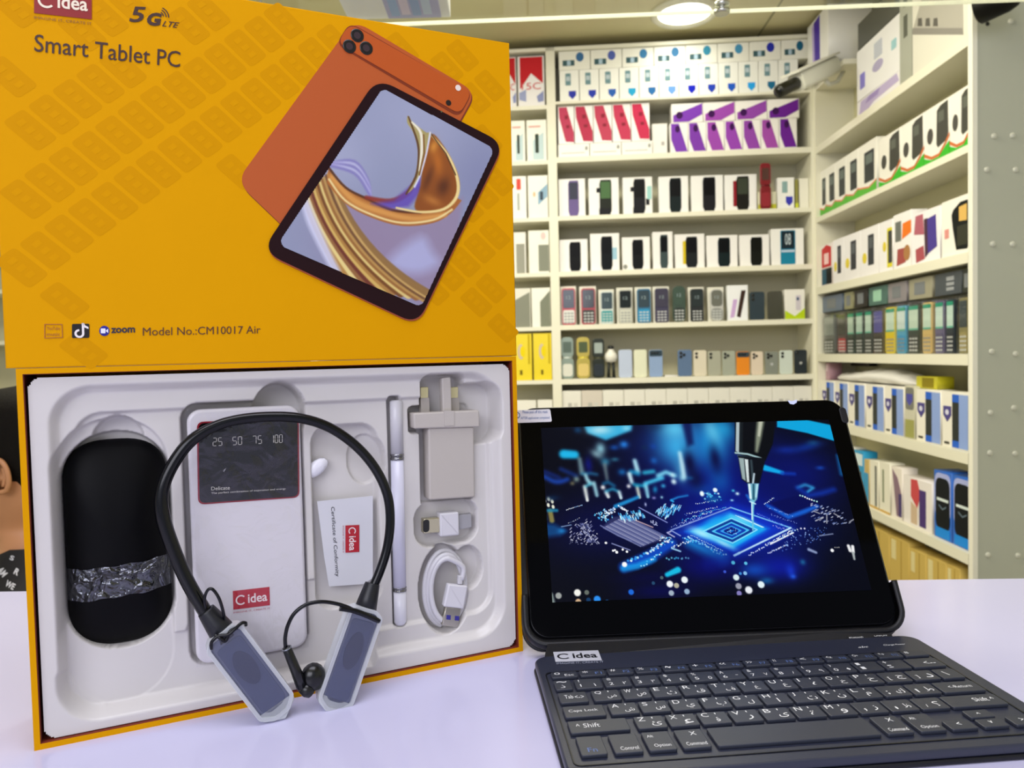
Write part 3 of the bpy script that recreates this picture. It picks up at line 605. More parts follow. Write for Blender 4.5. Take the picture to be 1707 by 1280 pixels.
# fourth row: blue, black and white phone boxes
g = RS[4]
B4 = [(1368, 1390), (1391, 1413), (1414, 1441), (1443, 1473), (1474, 1506), (1527, 1568), (1570, 1615)]
for i, (x0, x1) in enumerate(B4):
    it = [('black_strip', 'r', .40, .04, .66, .94, '#2c302c'), ('blue_top', 'r', .40, .82, .66, .96, '#2860c8'), ('blue_bottom', 'r', .40, .02, .66, .14, '#2860c8'), ('blue_panel', 'r', .66, .02, .99, .96, '#8ca4dc'), ('purple_shield', 'p', [(.06, .74), (.36, .74), (.36, .58), (.21, .46), (.06, .58)], '#4c4488'), ('shield_dot', 'e', .14, .58, .28, .68, '#d8d8ec'), ('dark_mark', 'r', .1, .06, .28, .1, '#3c3a30')]
    rcart(x0, x1, g, 656, 1616, '#eeeade', it, nth(i, 7)+' blue, black and white phone box, right unit', 'blue and white phone boxes')
rcart(1507.5, 1525, g, 652, 1616, '#c9c6b0', [('dark_oval', 'r', .1, .55, .9, .97, '#787870', .01), ('purple_shield', 'p', [(.2, .85), (.8, .85), (.8, .72), (.5, .62), (.2, .72)], '#4c4ca0'), ('olive_base', 'r', .08, .02, .92, .36, '#9c9c58')], 'slim grey and olive box among the blue ones')
h4 = RU.px(1616, 656, -.015)[1]
def lump(name, fr, a0, a1, z, h, dep, m, seed, back=.01):
    rnd = random.Random(seed); rings = []; n = 24
    for i in range(17):
        t = i/16; a = a0+(a1-a0)*t; s = max(.02, sin(pi*min(1, max(0, t)))**.35); hh = h*s*(.75+.35*sin(t*7+seed)*.5+rnd.uniform(-.05, .05))
        rings.append([(a-(a0+a1)/2, hh*.5+hh*.5*sin(2*pi*k/n)+(.004*rnd.uniform(-1, 1) if sin(2*pi*k/n) > 0 else 0), -dep/2+dep/2*s*cos(2*pi*k/n)) for k in range(n)])
    return MB().loft(rings).obj(name, m, M=fr.m((a0+a1)/2, z+.001, -back))
ba0 = RU.px(1381, 632, -.02)[0]; ba1 = RU.px(1522, 640, -.02)[0]
tag(lump('plastic_bag', RU, max(.07, ba0), ba1, h4, .060, .11, mat('#eceae6', .35, bump=.6, bscale=60), 3, .015), 'crumpled white plastic bag lying on the blue boxes', 'bag')
rcart(1527, 1562, h4+.001, None, 0, '#c8c020', [('olive_panel', 'r', .3, .1, .85, .9, '#8a7c18')], 'yellow and olive box lying on the blue boxes', back=.03, h=.036)
carton(RU, .024, .062, h4+.001, RS[3]-RTH[3]-.006, .05, '#b890a0', [('white_patch', 'r', .1, .5, .6, .9, '#e0c8d0')], 'pink and purple box in far corner above blue boxes', None, .03)
carton(RU, .07, .24, h4+.056, RS[3]-RTH[3]-.004, .03, '#171108', [], 'nearly black box wedged behind the white bag', None, .11)
# fifth row
q = RS[5]
R5 = [(1405, 1422, 745, '#e6e4da', [('blue_strip', 'r', .1, .05, .5, .9, '#6aa0c8')], 'pale box with blue strip behind the tablet edge'),
      (1423, 1440, 752, '#2c9cd0', [('white_patch', 'r', .2, .72, .9, .95, '#d8e8ec'), ('grey_panel', 'r', .4, .1, .8, .6, '#5a6a78')], 'cyan blue box next to the tablet edge'),
      (1441, 1449, 766, '#c9b070', [('blue_strip', 'r', .1, .05, .9, .7, '#3c98c8')], 'thin tan and blue box, fifth shelf of right unit'),
      (1450, 1465, 768, '#ebe8d8', [('grey_stripe', 'r', .6, .05, .8, .9, '#6a6c68'), ('gold_base', 'r', 0, 0, 1, .04, '#c8a048')], 'white box with grey stripe and gold base, left one'),
      (1466, 1484, 771, '#ebe8d8', [('green_text', 'r', .3, .2, .45, .85, '#8a9078'), ('gold_base', 'r', 0, 0, 1, .04, '#c8a048')], 'white box with green lettering strip and gold base'),
      (1486, 1504, 779, '#ece4dc', [('phone_picture', 'p', [(.1, .95), (.6, .8), (.95, .5), (.95, .05), (.5, .05), (.3, .5)], '#8a7080'), ('purple_strip', 'r', .7, .06, .97, .5, '#4a3c70')], 'white box with mauve phone print, fifth shelf'),
      (1506, 1554, 799, '#ece6e4', [('red_panel', 'p', [(.28, .96), (.5, .98), (.62, .7), (.5, .4), (.28, .6)], '#c84c50'), ('cream_patch', 'p', [(.28, .5), (.5, .4), (.5, .05), (.28, .05)], '#cdb498'), ('purple_panel', 'r', .58, .05, .80, .80, '#4a3474')], 'white box with red and purple phone print')]
for (x0, x1, yt, col, it, lb) in R5: rcart(x0, x1, q, yt, (x0+x1)/2, col, it, lb, None, ym=850)
for i, (x0, x1) in enumerate(((1557, 1587), (1588, 1623))):
    it = [('pale_glow_panel', 'r', .06, .30, .94, .97, '#a8b0e0', .02), ('black_oval', 'r', .10, .14, .90, .90, '#0a1018', .022), ('navy_base', 'r', .10, .02, .90, .16, '#1c88e0', .004), ('white_mark', 'r', .18, .56, .82, .60, '#d8e4e4'), ('white_arc', 'p', [(.3, .5), (.5, .45), (.7, .5), (.7, .48), (.5, .43), (.3, .48)], '#6a7c8c')]
    rcart(x0, x1, q, 791, 1588, '#2468cc', it, ['bright blue box with black oval, left of the pair', 'bright blue box with black oval against the end panel'][i], 'bright blue box pair', ym=850, depth=.07)
# cartons on the bottom shelf
c6 = [(1400, 1440), (1441, 1482), (1483, 1515), (1516, 1543), (1544, 1577), (1578, 1600)]
for i, (x0, x1) in enumerate(c6):
    rcart(x0, x1, .28, None, 0, '#c9ac58', [('pale_label', 'r', .1, .72, .34, .96, '#dccf98'), ('fold_line', 'r', .6, .02, .63, .98, '#a88c40')], nth(i, 6)+' tan cardboard carton under the right-hand shelves', 'tan cartons under the right unit', h=.255+.004*(i % 3), ym=900, rough=.7)

# top of the right unit
z1 = RS[0]
def rc2(a0, a1, b0, b1, back, dep, col, it, lb, name='product_box'): return carton(RU, a0, a1, b0, b1, dep, col, it, lb, None, back, name=name)
ax = lambda x, y, c=0: RU.px(x, y, c)
p0 = ax(1343, 130, .03); p1 = ax(1428, 78, .03)
rc2(.0225, .235, zup+.001, UT+.012, -.03, .16, '#e9e8e2', [('purple_picture', 'p', [(.34, .95), (.62, .98), (.62, .22), (.38, .16)], '#4a30a0'), ('lilac_edge', 'p', [(.24, .9), (.34, .95), (.38, .16), (.28, .2)], '#b8a8dc')], 'large white box with purple picture on the upper right shelf')
a2 = ax(1419, 150)[0]; a3 = ax(1492, 120)[0]
zA = ax(1455, 148, -.01)[1]
rc2(a2, a3, z1+.0003, zA, .02, .10, '#ebe8ea', [('lilac_picture', 'p', [(.05, .1), (.1, .9), (.9, .95), (.95, .5), (.4, .4), (.2, .1)], '#b9acd0'), ('purple_patch', 'p', [(.2, .6), (.3, .9), (.55, .9), (.5, .6)], '#9a88bc')], 'white box with lilac print low on the top right shelf')
rc2(a2, a3, zA+.0015, zA+.175, .02, .10, '#eeedee', [('blue_print', 'r', .08, .2, .2, .5, '#8880d0', .004), ('grey_print', 'r', .42, .55, .6, .85, '#c0c4d0', .004), ('lilac_print', 'e', .38, .3, .62, .5, '#b0a8c8'), ('teal_print', 'r', .80, .45, .90, .62, '#9cc8d0', .003)], 'white box with small lilac and teal icons, stacked higher')
zB2 = zA+.178
if zB2 < UT-.08: rc2(a2+.01, a3-.01, zB2, min(UT+.0, zB2+.09), .02, .1, '#46473f', [], 'dark grey box topping the stack on the right shelf')
a4 = ax(1492, 60)[0]; a5 = ax(1513, 60)[0]
rc2(a4+.004, a5, z1+.0003, UT+.01, .012, .10, '#a3a596', [('dark_lettering', 'r', .35, .5, .65, .66, '#5a5c50'), ('dark_lettering', 'r', .35, .3, .65, .44, '#5a5c50')], 'tall narrow grey box standing between white boxes')
a6 = RL-.04
hb = UT+.014-z1-.0003; w6 = a6-a5-.004
fz = lambda x, y: ((RU.px(x, y, -.012)[0]-a5-.004)/w6, (RU.px(x, y, -.012)[1]-z1)/hb)
rc2(a5+.004, a6, z1+.0003, UT+.014, .012, .10, '#dddacb', [('grey_band', 'p', [fz(1522, 50), fz(1545, -30), fz(1604, -60), fz(1606, 52)], '#b0aca0'), ('dark_band', 'p', [fz(1521, 58), fz(1522, 47), fz(1605, 47), fz(1606, 58)], '#8c8880')]+
    [('bottle_print', 'p', [fz(x-4, 44), fz(x-3, 31), fz(x+3, 30), fz(x+4, 44)], '#5a564e') for x in (1534, 1547, 1560)], 'largest white and grey box on the top right shelf')

# security camera on a bracket
ccp = RU.w(.02, ax(1345, 120)[1], .04)
def aim(o, d, up=Z):
    d = Vector(d).normalized(); x = up.cross(d).normalized(); y = d.cross(x)
    return Matrix(((x.x, y.x, d.x, o.x), (x.y, y.y, d.y, o.y), (x.z, y.z, d.z, o.z), (0, 0, 0, 1)))
e1 = hit(1388, 110, CAM+Vector((0, 2.85, 0)), Vector((0, 1, 0))); e0 = hit(1297, 153, CAM+Vector((0, 2.70, 0)), Vector((0, 1, 0)))
dcc = (e0-e1); L = dcc.length
cc = thing('security_camera', 'white tubular security camera with black lens beside the right shelves', 'camera', aim(e1, dcc))
MB().prism(rr(.066, .062, .014, 4), .0, L*.68, .004).obj('housing', mat('#dcdccb', .35), cc)
MB().lathe([(.020, L*.66), (.022, L*.70), (.023, L*.98), (.019, L), (.004, L)], 24).obj('lens_hood', mat('#17180f', .4), cc)
MB().lathe([(.016, L), (.014, L+.003), (.002, L+.005)], 18).obj('lens', GLOSSBLACK, cc)
MB().prism(rr(.078, .008, .002, 2, 0, .036), -.005, L*.74, .001).obj('sun_shield', mat('#e4e3d6', .4), cc)
MB().tube([(0, -.031, L*.2), (0, -.055, L*.15), (.0, -.06, .0), (0, -.03, -.06)], .008).obj('bracket', mat('#dcdccb', .4), cc)

# ------------------------------------------------------------------ glass shelf over the counter
EDGE = bpy.data.materials.new('polished_glass_edge'); EDGE.use_nodes = True; nt = EDGE.node_tree; nt.nodes.clear()
o_ = nt.nodes.new('ShaderNodeOutputMaterial'); mx = nt.nodes.new('ShaderNodeMixShader'); d_ = nt.nodes.new('ShaderNodeBsdfDiffuse'); t_2 = nt.nodes.new('ShaderNodeBsdfTranslucent')
d_.inputs[0].default_value = t_2.inputs[0].default_value = lin('#f6f8ea'); mx.inputs[0].default_value = .75
nt.links.new(d_.outputs[0], mx.inputs[1]); nt.links.new(t_2.outputs[0], mx.inputs[2]); nt.links.new(mx.outputs[0], o_.inputs[0])
zg = 1.71; g0 = hit(560, 48, Vector((0, 0, zg)), Z); g1 = hit(1707, 3, Vector((0, 0, zg)), Z)
gd = (g1-g0); gl = gd.length; gd.normalize(); GS = Fr(g0-gd*.35, gd, gd.cross(-Z) if False else Z.cross(gd)); GS.n = Z
GLm = film_mat(.07, 0, 1, .02, '#eef6ee', 'clear_glass')
gs = thing('glass_shelf', 'clear hanging glass shelf above the counter with pale green edge', 'shelf', GS.m())
GLEN = gl+.7; GW = .34
MB().box(0, GLEN, -GW, -.002, 0, .006).obj('glass_pane', GLm, gs)
MB().box(0, GLEN, -.002, 0, 0, .006).obj('polished_edge', EDGE, gs, label='pale green polished edge')
MB().box(0, GLEN, -GW-.002, -GW, 0, .006).obj('polished_edge', EDGE, gs, label='pale green polished edge')
hp = GS; rodm = mat('#c9cac0', .2, metal=.9)
def hanger(x, y, lab):
    w = hit(x, y, Vector((0, 0, zg)), Z); a = (w-GS.o).dot(GS.u)
    t = thing('shelf_hanger', lab, 'hanger', Matrix.Translation(GS.w(a, -.012, 0)), 'steel hangers of the glass shelf')
    MB().lathe([(.002, .008), (.002, CEIL-zg)], 8).obj('rod', rodm, t)
    MB().lathe([(.011, -.006), (.013, -.003), (.013, .0), (.006, .0), (.006, .0062), (.012, .0064), (.012, .012), (.004, .018)], 18).obj('clamp', rodm, t)
hanger(1203, 18, 'steel hanger clamping the glass shelf below the ceiling light'); hanger(430, 40, 'steel hanger clamping the glass shelf above the box lid')
# carton lying on the glass, its printed underside seen from below
zq = zg+.0063; G_ = lambda x, y: hit(x, y, Vector((0, 0, zq)), Z)
pa, pb, pv, pw = G_(583, 38), G_(752, 34), G_(650, 36), G_(737, 34)
gb = thing('product_box', 'white box with violet printed underside lying on the glass shelf', 'box', Matrix.Translation(Vector(((pa.x+pb.x)/2, pa.y-.01, zq))))
xm = (pa.x+pb.x)/2; hw_ = (pb.x-pa.x)/2
MB().box(-hw_, hw_, -.20, 0, .0008, .05, .0008).obj('carton', mat('#eceef8', .4), gb)
MB().box(pv.x-xm, pw.x-xm, -.19, -.002, 0, .0009).obj('printed_panel', mat('#9c9ce4', .4), gb)
for i, cx in enumerate(('#86a8e4', '#d0c4e8', '#7c9cdc', '#b4c8ec')):
    w1 = (pw.x-pv.x)/5; x0 = pv.x-xm+w1*(.4+i); MB().box(x0, x0+w1*.8, -.18, -.012-.004*(i % 2), -.0004, .0001).obj('printed_picture', mat(cx, .4), gb)
# black clip-on spotlight at the upper right
sp = hit(1632, 14, RU.w(RL+.07, 0, .0), RU.u); sp2 = hit(1692, -12, RU.w(RL+.13, 0, 0), RU.u)
spt = thing('spotlight', 'small black spotlight head at the top right of the end panel', 'light', aim(sp2, sp-sp2))
Ls = (sp-sp2).length
MB().lathe([(.012, -.02), (.03, 0), (.036, .02), (.038, Ls), (.034, Ls+.004), (.030, Ls-.01)], 24).obj('lamp_head', mat('#040404', .5, spec=.2), spt)
MB().lathe([(.030, Ls-.009), (.030, Ls-.006)], 24).obj('lens', mat('#40423c', .2), spt)
MB().tube([(0, 0, .02), (.03, .0, .0), (.05, .05, -.04), (.05, .09, -.05)], .006).obj('arm', mat('#040404', .5, spec=.2), spt)

# ------------------------------------------------------------------ counter
cb0 = hit(0, 985, Vector((0, 0, CT)), Z); cb1 = hit(1707, 963, Vector((0, 0, CT)), Z)
CF = Fr(cb0, cb1-cb0, Z.cross(cb1-cb0)); CF.n = Z
ct = thing('counter', 'long glossy white shop counter holding the gift box and tablet', 'counter', CF.m())
CTM = mat('#cccae8', .16, spec=.5, var=.035, bscale=5, bump=.03)
MB().box(-.9, 1.9, -1.15, 0, -.035, 0, .002).obj('countertop', CTM, ct)
MB().box(-.88, 1.88, -1.12, -.04, -CT, -.035).obj('cabinet_body', mat('#d4d4d8', .4), ct)

# ------------------------------------------------------------------ printed pictures (coloured grids)
class Canvas:
    """a picture in the plane fr, over the rectangle a0..a1, b0..b1; points given as measured on the plane"""
    def __init__(s, fr, a0, a1, b0, b1, nx, ny, base, c=0):
        s.fr, s.a0, s.a1, s.b0, s.b1, s.nx, s.ny, s.c = fr, a0, a1, b0, b1, nx, ny, c
        s.img = np.zeros((ny, nx, 3)); s.img[:] = s.h(base); s.k = nx/(a1-a0)
        s.X, s.Y = np.meshgrid(np.arange(nx)+.5, np.arange(ny)+.5)
    smooth = True
    def h(s, c):
        if not isinstance(c, str): return np.array(c, float)
        c = c.lstrip('#'); return np.array([int(c[i:i+2], 16)/255 for i in (0, 2, 4)])
    def P(s, pts):
        o = []
        for p in pts:
            a, b = s.fr.px(p[0], p[1], s.c); o.append(((a-s.a0)*s.k, (b-s.b0)*s.ny/(s.b1-s.b0)))
        return np.array(o)
    def _win(s, x0, x1, y0, y1):
        return max(0, int(x0)), min(s.nx, int(x1)+1), max(0, int(y0)), min(s.ny, int(y1)+1)
    def _mix(s, w, m, col, add):
        x0, x1, y0, y1 = w
        m = np.clip(m, 0, 1)[..., None]; v = s.img[y0:y1, x0:x1]
        if add: v += m*s.h(col)
        else: v *= (1-m); v += m*s.h(col)
    def poly(s, pts, col, soft=1, alpha=1, add=False, sm=False):
        P = s.P(pts)
        if sm: P = np.array([(q[0], q[1]) for q in catmull([tuple(p) for p in P], 4, True)])
        x0, y0 = P.min(0)-soft-1; x1, y1 = P.max(0)+soft+1; w = s._win(x0, x1, y0, y1)
        if w[0] >= w[1] or w[2] >= w[3]: return s
        X = s.X[w[2]:w[3], w[0]:w[1]]; Y = s.Y[w[2]:w[3], w[0]:w[1]]; D = np.full(X.shape, 1e9); ins = np.zeros(X.shape, bool); n = len(P)
        for i in range(n):
            (xa, ya), (xb, yb) = P[i], P[(i+1) % n]; dx, dy = xb-xa, yb-ya; L = dx*dx+dy*dy+1e-9
            t = np.clip(((X-xa)*dx+(Y-ya)*dy)/L, 0, 1); D = np.minimum(D, np.hypot(X-xa-t*dx, Y-ya-t*dy))
            if ya != yb: ins ^= ((ya > Y) != (yb > Y)) & (X < (xb-xa)*(Y-ya)/(yb-ya)+xa)
        sd = np.where(ins, D, -D); s._mix(w, alpha*np.clip(.5+sd/(2*soft), 0, 1), col, add); return s
    def line(s, pts, wd, col, soft=1, alpha=1, add=False):
        P = s.P(pts); ws = wd if isinstance(wd, (list, tuple)) else [wd]*len(P)
        if s.smooth and 4 <= len(P) < 12:
            Q = catmull([(p[0], p[1], w_) for p, w_ in zip(P, ws)], 5); P = np.array([(q[0], q[1]) for q in Q]); ws = [max(.3, q[2]) for q in Q]
        mw = max(ws)
        x0, y0 = P.min(0)-mw-soft-1; x1, y1 = P.max(0)+mw+soft+1; w = s._win(x0, x1, y0, y1)
        if w[0] >= w[1] or w[2] >= w[3]: return s
        X = s.X[w[2]:w[3], w[0]:w[1]]; Y = s.Y[w[2]:w[3], w[0]:w[1]]; B = np.full(X.shape, -1e9)
        for i in range(len(P)-1):
            (xa, ya), (xb, yb) = P[i], P[i+1]; dx, dy = xb-xa, yb-ya; L = dx*dx+dy*dy+1e-9
            t = np.clip(((X-xa)*dx+(Y-ya)*dy)/L, 0, 1); B = np.maximum(B, (ws[i]*(1-t)+ws[i+1]*t)/2-np.hypot(X-xa-t*dx, Y-ya-t*dy))
        s._mix(w, alpha*np.clip(.5+B/(2*soft)+.25, 0, 1), col, add); return s
    def blob(s, x, y, rx, ry, col, alpha=1, ang=0, hard=1, add=False):
        (cx, cy), = s.P([(x, y)]); R_ = max(rx, ry)*(2.6 if hard <= 1 else 1.5); w = s._win(cx-R_, cx+R_, cy-R_, cy+R_)
        if w[0] >= w[1] or w[2] >= w[3]: return s
        X = s.X[w[2]:w[3], w[0]:w[1]]-cx; Y = s.Y[w[2]:w[3], w[0]:w[1]]-cy; c_, s_ = cos(ang), sin(ang)
        d = ((X*c_+Y*s_)/rx)**2+((-X*s_+Y*c_)/ry)**2
        m = np.exp(-d) if hard <= 1 else np.clip((1-np.sqrt(d))*hard+.5, 0, 1)
        s._mix(w, alpha*m, col, add); return s
    def obj(s, name, m, parent, off, inside=None):
        nx, ny = s.nx, s.ny; gx = np.linspace(s.a0, s.a1, nx+1); gy = np.linspace(s.b0, s.b1, ny+1)
        VX, VY = np.meshgrid(gx, gy); V = np.stack([VX.ravel(), VY.ravel(), np.full(VX.size, off)], 1)
        idx = (np.arange(ny)[:, None]*(nx+1)+np.arange(nx)[None, :]).ravel(); sel = np.ones(nx*ny, bool)
        if inside is not None: sel = inside((gx[:-1]+gx[1:])/2, (gy[:-1]+gy[1:])/2).ravel()
        idx = idx[sel]; F = np.stack([idx, idx+1, idx+nx+2, idx+nx+1], 1)
        me = bpy.data.meshes.new(name); me.vertices.add(len(V)); me.vertices.foreach_set('co', V.ravel())
        me.loops.add(F.size); me.loops.foreach_set('vertex_index', F.ravel()); me.polygons.add(len(F))
        me.polygons.foreach_set('loop_start', np.arange(0, F.size, 4)); me.update(calc_edges=True)
        c = np.clip(s.img, 0, 1).reshape(-1, 3)[sel]; c = np.where(c <= .04045, c/12.92, ((c+.055)/1.055)**2.4)
        at = me.color_attributes.new('Col', 'FLOAT_COLOR', 'CORNER'); col = np.ones((F.size, 4)); col[:, :3] = np.repeat(c, 4, 0)
        at.data.foreach_set('color', col.ravel()); me.materials.append(m)
        o = bpy.data.objects.new(name, me); COL.objects.link(o); o.parent = parent; return o

# ------------------------------------------------------------------ gift box: tray and lid
YEL = mat('#d99900', .55, spec=.06, var=.02, bscale=30); YELD = mat('#c98a08', .5)
BW = .2966; BH = .2088; BD = .052; TH = .003
INNER_SHADE = mat('#7a2c1c', .6)  # shading of the tray's inner wall, put into the colour as dark red-brown
box = thing('gift_box', 'open yellow tablet box standing on its long side with white plastic insert', 'box', BX.m())
wl = MB().ring([(0, 0), (BW, 0), (BW, BH), (0, BH)], [(TH, TH), (BW-TH, TH), (BW-TH, BH-TH), (TH, BH-TH)], -BD, 0)
wl.obj('side_wall', YEL, box)
t_ = .0004
MB().ring([(TH, TH), (BW-TH, TH), (BW-TH, BH-TH), (TH, BH-TH)], [(TH+t_, TH+t_), (BW-TH-t_, TH+t_), (BW-TH-t_, BH-TH-t_), (TH+t_, BH-TH-t_)], -BD+.003, -.0006).obj('shaded_inner_wall', INNER_SHADE, box, label='inner wall face with its red-brown shading painted in')
bx('back_board', 0, BW, 0, BH, -BD-.002, -BD, YEL, box)
# white vacuum-formed insert as a height field
IC = -.0025; m0 = TH+.0010; ia0, ia1, ib0, ib1 = m0+.0008, BW-m0-.0004, m0, BH-m0-.0012
nx, ny = 380, 268
gx = np.linspace(ia0, ia1, nx+1); gy = np.linspace(ib0, ib1, ny+1); GX, GY = np.meshgrid(gx, gy)
def I(x, y): return BX.px(x, y, IC)
def sd_rect(a0, a1, b0, b1, r):
    r = min(r, (a1-a0)/2*.98, (b1-b0)/2*.98); cx, cy = (a0+a1)/2, (b0+b1)/2; hx, hy = (a1-a0)/2-r, (b1-b0)/2-r
    qx = np.abs(GX-cx)-hx; qy = np.abs(GY-cy)-hy
    return -(np.hypot(np.maximum(qx, 0), np.maximum(qy, 0))+np.minimum(np.maximum(qx, qy), 0)-r)
def sd_px(tl, br_, r):
    a0, b1 = I(*tl); a1, b0 = I(*br_); return sd_rect(a0, a1, b0, b1, r)
def sd_ell(c, rx, ry):
    a, b = I(*c); d = np.hypot((GX-a)/rx, (GY-b)/ry); return (1-d)*min(rx, ry)
H = np.zeros(GX.shape)
LIM = sd_rect(ia0+.009, ia1-.0075, ib0+.0075, ib1-.006, .020)
def rec(sd, depth, soft): 
    global H
    sd = np.minimum(sd, LIM); t = np.clip(.5+sd/soft, 0, 1); t = t*t*(3-2*t); H = np.maximum(H, depth*t)
rec(sd_rect(ia0+.011, ia1-.010, ib0+.012, ib1-.007, .020), .006, .006)
rec(sd_rect(ia0+.019, ia1-.0135, ib0+.025, ib1-.020, .016), .0095, .005)
rec(sd_px((84, 700), (300, 1170), .032), .013, .005)
rec(sd_px((90, 726), (297, 1076), .034), .026, .003); rec(sd_ell((196, 742), .0145, .0165), .021, .003)
rec(sd_px((300, 674), (522, 1088), .010), .0200, .0022); rec(sd_ell((469, 692), .0165, .020), .024, .003)
rec(sd_px((521, 712), (645, 1012), .012), .0175, .004); rec(sd_ell((618, 770), .0125, .018), .020, .003); rec(sd_px((300, 1000), (640, 1125), .03), .012, .006)
rec(sd_px((650, 661), (684, 1048), .003), .0175, .0024)
rec(sd_px((706, 626), (780, 700), .006), .021, .003); rec(sd_px((686, 678), (799, 718), .004), .021, .0025); rec(sd_px((705, 700), (797, 838), .004), .021, .0025); rec(sd_px((758, 640), (836, 740), .012), .0195, .004)
rec(sd_px((697, 843), (806, 907), .012), .019, .003); rec(sd_px((725, 838), (772, 906), .004), .019, .003)
rec(sd_ell((748, 986), .0185, .0305), .021, .003); rec(sd_ell((788, 952), .0115, .016), .018, .003)
rec(sd_px((96, 1090), (500, 1190), .02), .0125, .006)
# soft warps of the thin plastic
H += .0006*np.sin(GX*90+1)*np.sin(GY*70)*(H > .004)
V = np.stack([GX.ravel(), GY.ravel(), (IC-H).ravel()], 1)
cr = sd_rect(ia0, ia1, ib0, ib1, .008); keep = ((cr[:-1, :-1]+cr[1:, 1:])/2 > -.0003).ravel()
idx = (np.arange(ny)[:, None]*(nx+1)+np.arange(nx)[None, :]).ravel()[keep]
F = np.stack([idx, idx+1, idx+nx+2, idx+nx+1], 1)
me = bpy.data.meshes.new('plastic_insert'); me.vertices.add(len(V)); me.vertices.foreach_set('co', V.ravel()); me.loops.add(F.size); me.loops.foreach_set('vertex_index', F.ravel())
me.polygons.add(len(F)); me.polygons.foreach_set('loop_start', np.arange(0, F.size, 4)); me.polygons.foreach_set('use_smooth', np.ones(len(F), bool)); me.update(calc_edges=True)
me.materials.append(mat('#d3cfcc', .28, spec=.4)); ins_ = bpy.data.objects.new('plastic_insert', me); COL.objects.link(ins_); ins_.parent = box; ins_['label'] = 'white moulded plastic insert with hollows'

# ---- things lying in the insert (depth c is measured back from the open face)
def rect_px(tl, br_, c):
    a0, b1 = BX.px(*tl, c); a1, b0 = BX.px(*br_, c); return a0, a1, b0, b1
# computer mouse
a0, a1, b0, b1 = rect_px((98, 737), (290, 1064), -.015)
ms = thing('computer_mouse', 'black rounded wireless mouse in the left hollow of the box', 'mouse', BX.m((a0+a1)/2, (b0+b1)/2, -.0278))
w_, h_ = a1-a0, b1-b0; rings = []; base = round_poly([(-w_/2, -h_/2), (w_/2, -h_/2), (w_/2, h_/2), (-w_/2, h_/2)], w_*.44, 12)
for i in range(15):
    t = i/14*pi/2; s_ = 1-(1-cos(t))**.9; rings.append([(x*max(.02, s_), y*max(.02, s_)*(1 if y < 0 else .99), .004+.019*sin(t)) for x, y in base])
MB().loft([[(x*.97, y*.97, 0) for x, y in base]]+rings).obj('shell', mat('#010103', .55, spec=.12), ms)
def dome(x, y):
    d = min(1, max(abs(x)/(w_/2), abs(y)/(h_/2)))
    return .004+.019*sqrt(max(0, 1-d**2.2))
bd = MB(); bn = 26; rows_ = []
for j in range(9):
    yy = -h_*.235+h_*.15*j/8; row = []
    for i in range(bn+1):
        x = -w_*.5+w_*i/bn; row.append((x, yy+.04*x+.0004*sin(i*.9), dome(x*.98, yy)+.0007+.0007*abs(sin(i*1.7+j*.9))))
    rows_.append(row)
bd.add([p for r_ in rows_ for p in r_], [(j*(bn+1)+i, j*(bn+1)+i+1, (j+1)*(bn+1)+i+1, (j+1)*(bn+1)+i) for j in range(8) for i in range(bn)], True)
bd.obj('wrapping_band', film_mat(.15, 1.0, 90, .12, '#d8dce8', 'mouse_wrap_film'), ms, label='crinkled clear plastic band')
# power bank
a0, a1, b0, b1 = rect_px((311, 684), (514, 1078), -.008); cx, cy = (a0+a1)/2, (b0+b1)/2; w_, h_ = a1-a0, b1-b0
pb_ = thing('power_bank', 'white power bank with black display in clear film, centre of the box', 'power bank', BX.m(cx, cy, -.0185))
MB().prism(rr(w_, h_, .008, 8), 0, .0095, .002, 3).obj('body', mat('#dcd8dc', .25), pb_)
def L(x, y, c=-.009): a, b = BX.px(x, y, c); return (a-cx, b-cy)
dp0 = [L(328, 703), L(498, 697), L(499, 829), L(330, 841)]
MB().prism(round_poly(dp0, .004), .0095, .0099).obj('display_border', mat('#8c1424', .3), pb_, label='dark red rim of the display')
dsp = MB().prism(round_poly(inset(ccw(dp0), .0009), .0035), .0099, .0102).obj('display', mat('#0a0908', .14), pb_, label='black display with charge digits')
tx = MB()
def ptext(mb, s, tl, tr, bl_, c, Lf, **k):
    p0 = Lf(*bl_); p1 = Lf(*tl); p2 = Lf(*tr); add_text(mb, s, p0, (p2[0]-p1[0], p2[1]-p1[1]), (p1[0]-p0[0], p1[1]-p0[1]), c, **k); return mb
SEG = {'0': 'abcdef', '1': 'bc', '2': 'abged', '5': 'afgcd', '7': 'abc'}
def seg7(mb, s, tl, tr, bl_, c, Lf):
    n = len(s); p0 = Vector(Lf(*bl_)); ex = (Vector(Lf(*tr))-Vector(Lf(*tl))); ey = Vector(Lf(*tl))-p0
    S_ = {'a': ((0, 1), (1, 1)), 'b': ((1, 1), (1, .5)), 'c': ((1, .5), (1, 0)), 'd': ((0, 0), (1, 0)), 'e': ((0, 0), (0, .5)), 'f': ((0, .5), (0, 1)), 'g': ((0, .5), (1, .5))}
    for i, ch in enumerate(s):
        for q in SEG[ch]:
            (xa, ya), (xb, yb) = S_[q]; A = p0+ex*((i+.1+xa*.65)/n)+ey*ya; B = p0+ex*((i+.1+xb*.65)/n)+ey*yb
            d = (B-A).normalized(); A = A+d*.0002; B = B-d*.0002; m = Vector((-d.y, d.x))*.00016
            mb.flat([tuple(A-m), tuple(B-m), tuple(B+m), tuple(A+m)], c)
for s, x in (('25', 354), ('50', 387), ('75', 420), ('100', 450)): seg7(tx, s, (x, 730-(x-354)*.05), (x+(18 if len(s) < 3 else 22), 729-(x-354)*.05), (x, 743-(x-354)*.05), .0104, L)
ptext(tx, 'Delicate', (352, 811), (383, 809.5), (352, 817), .0104, L)
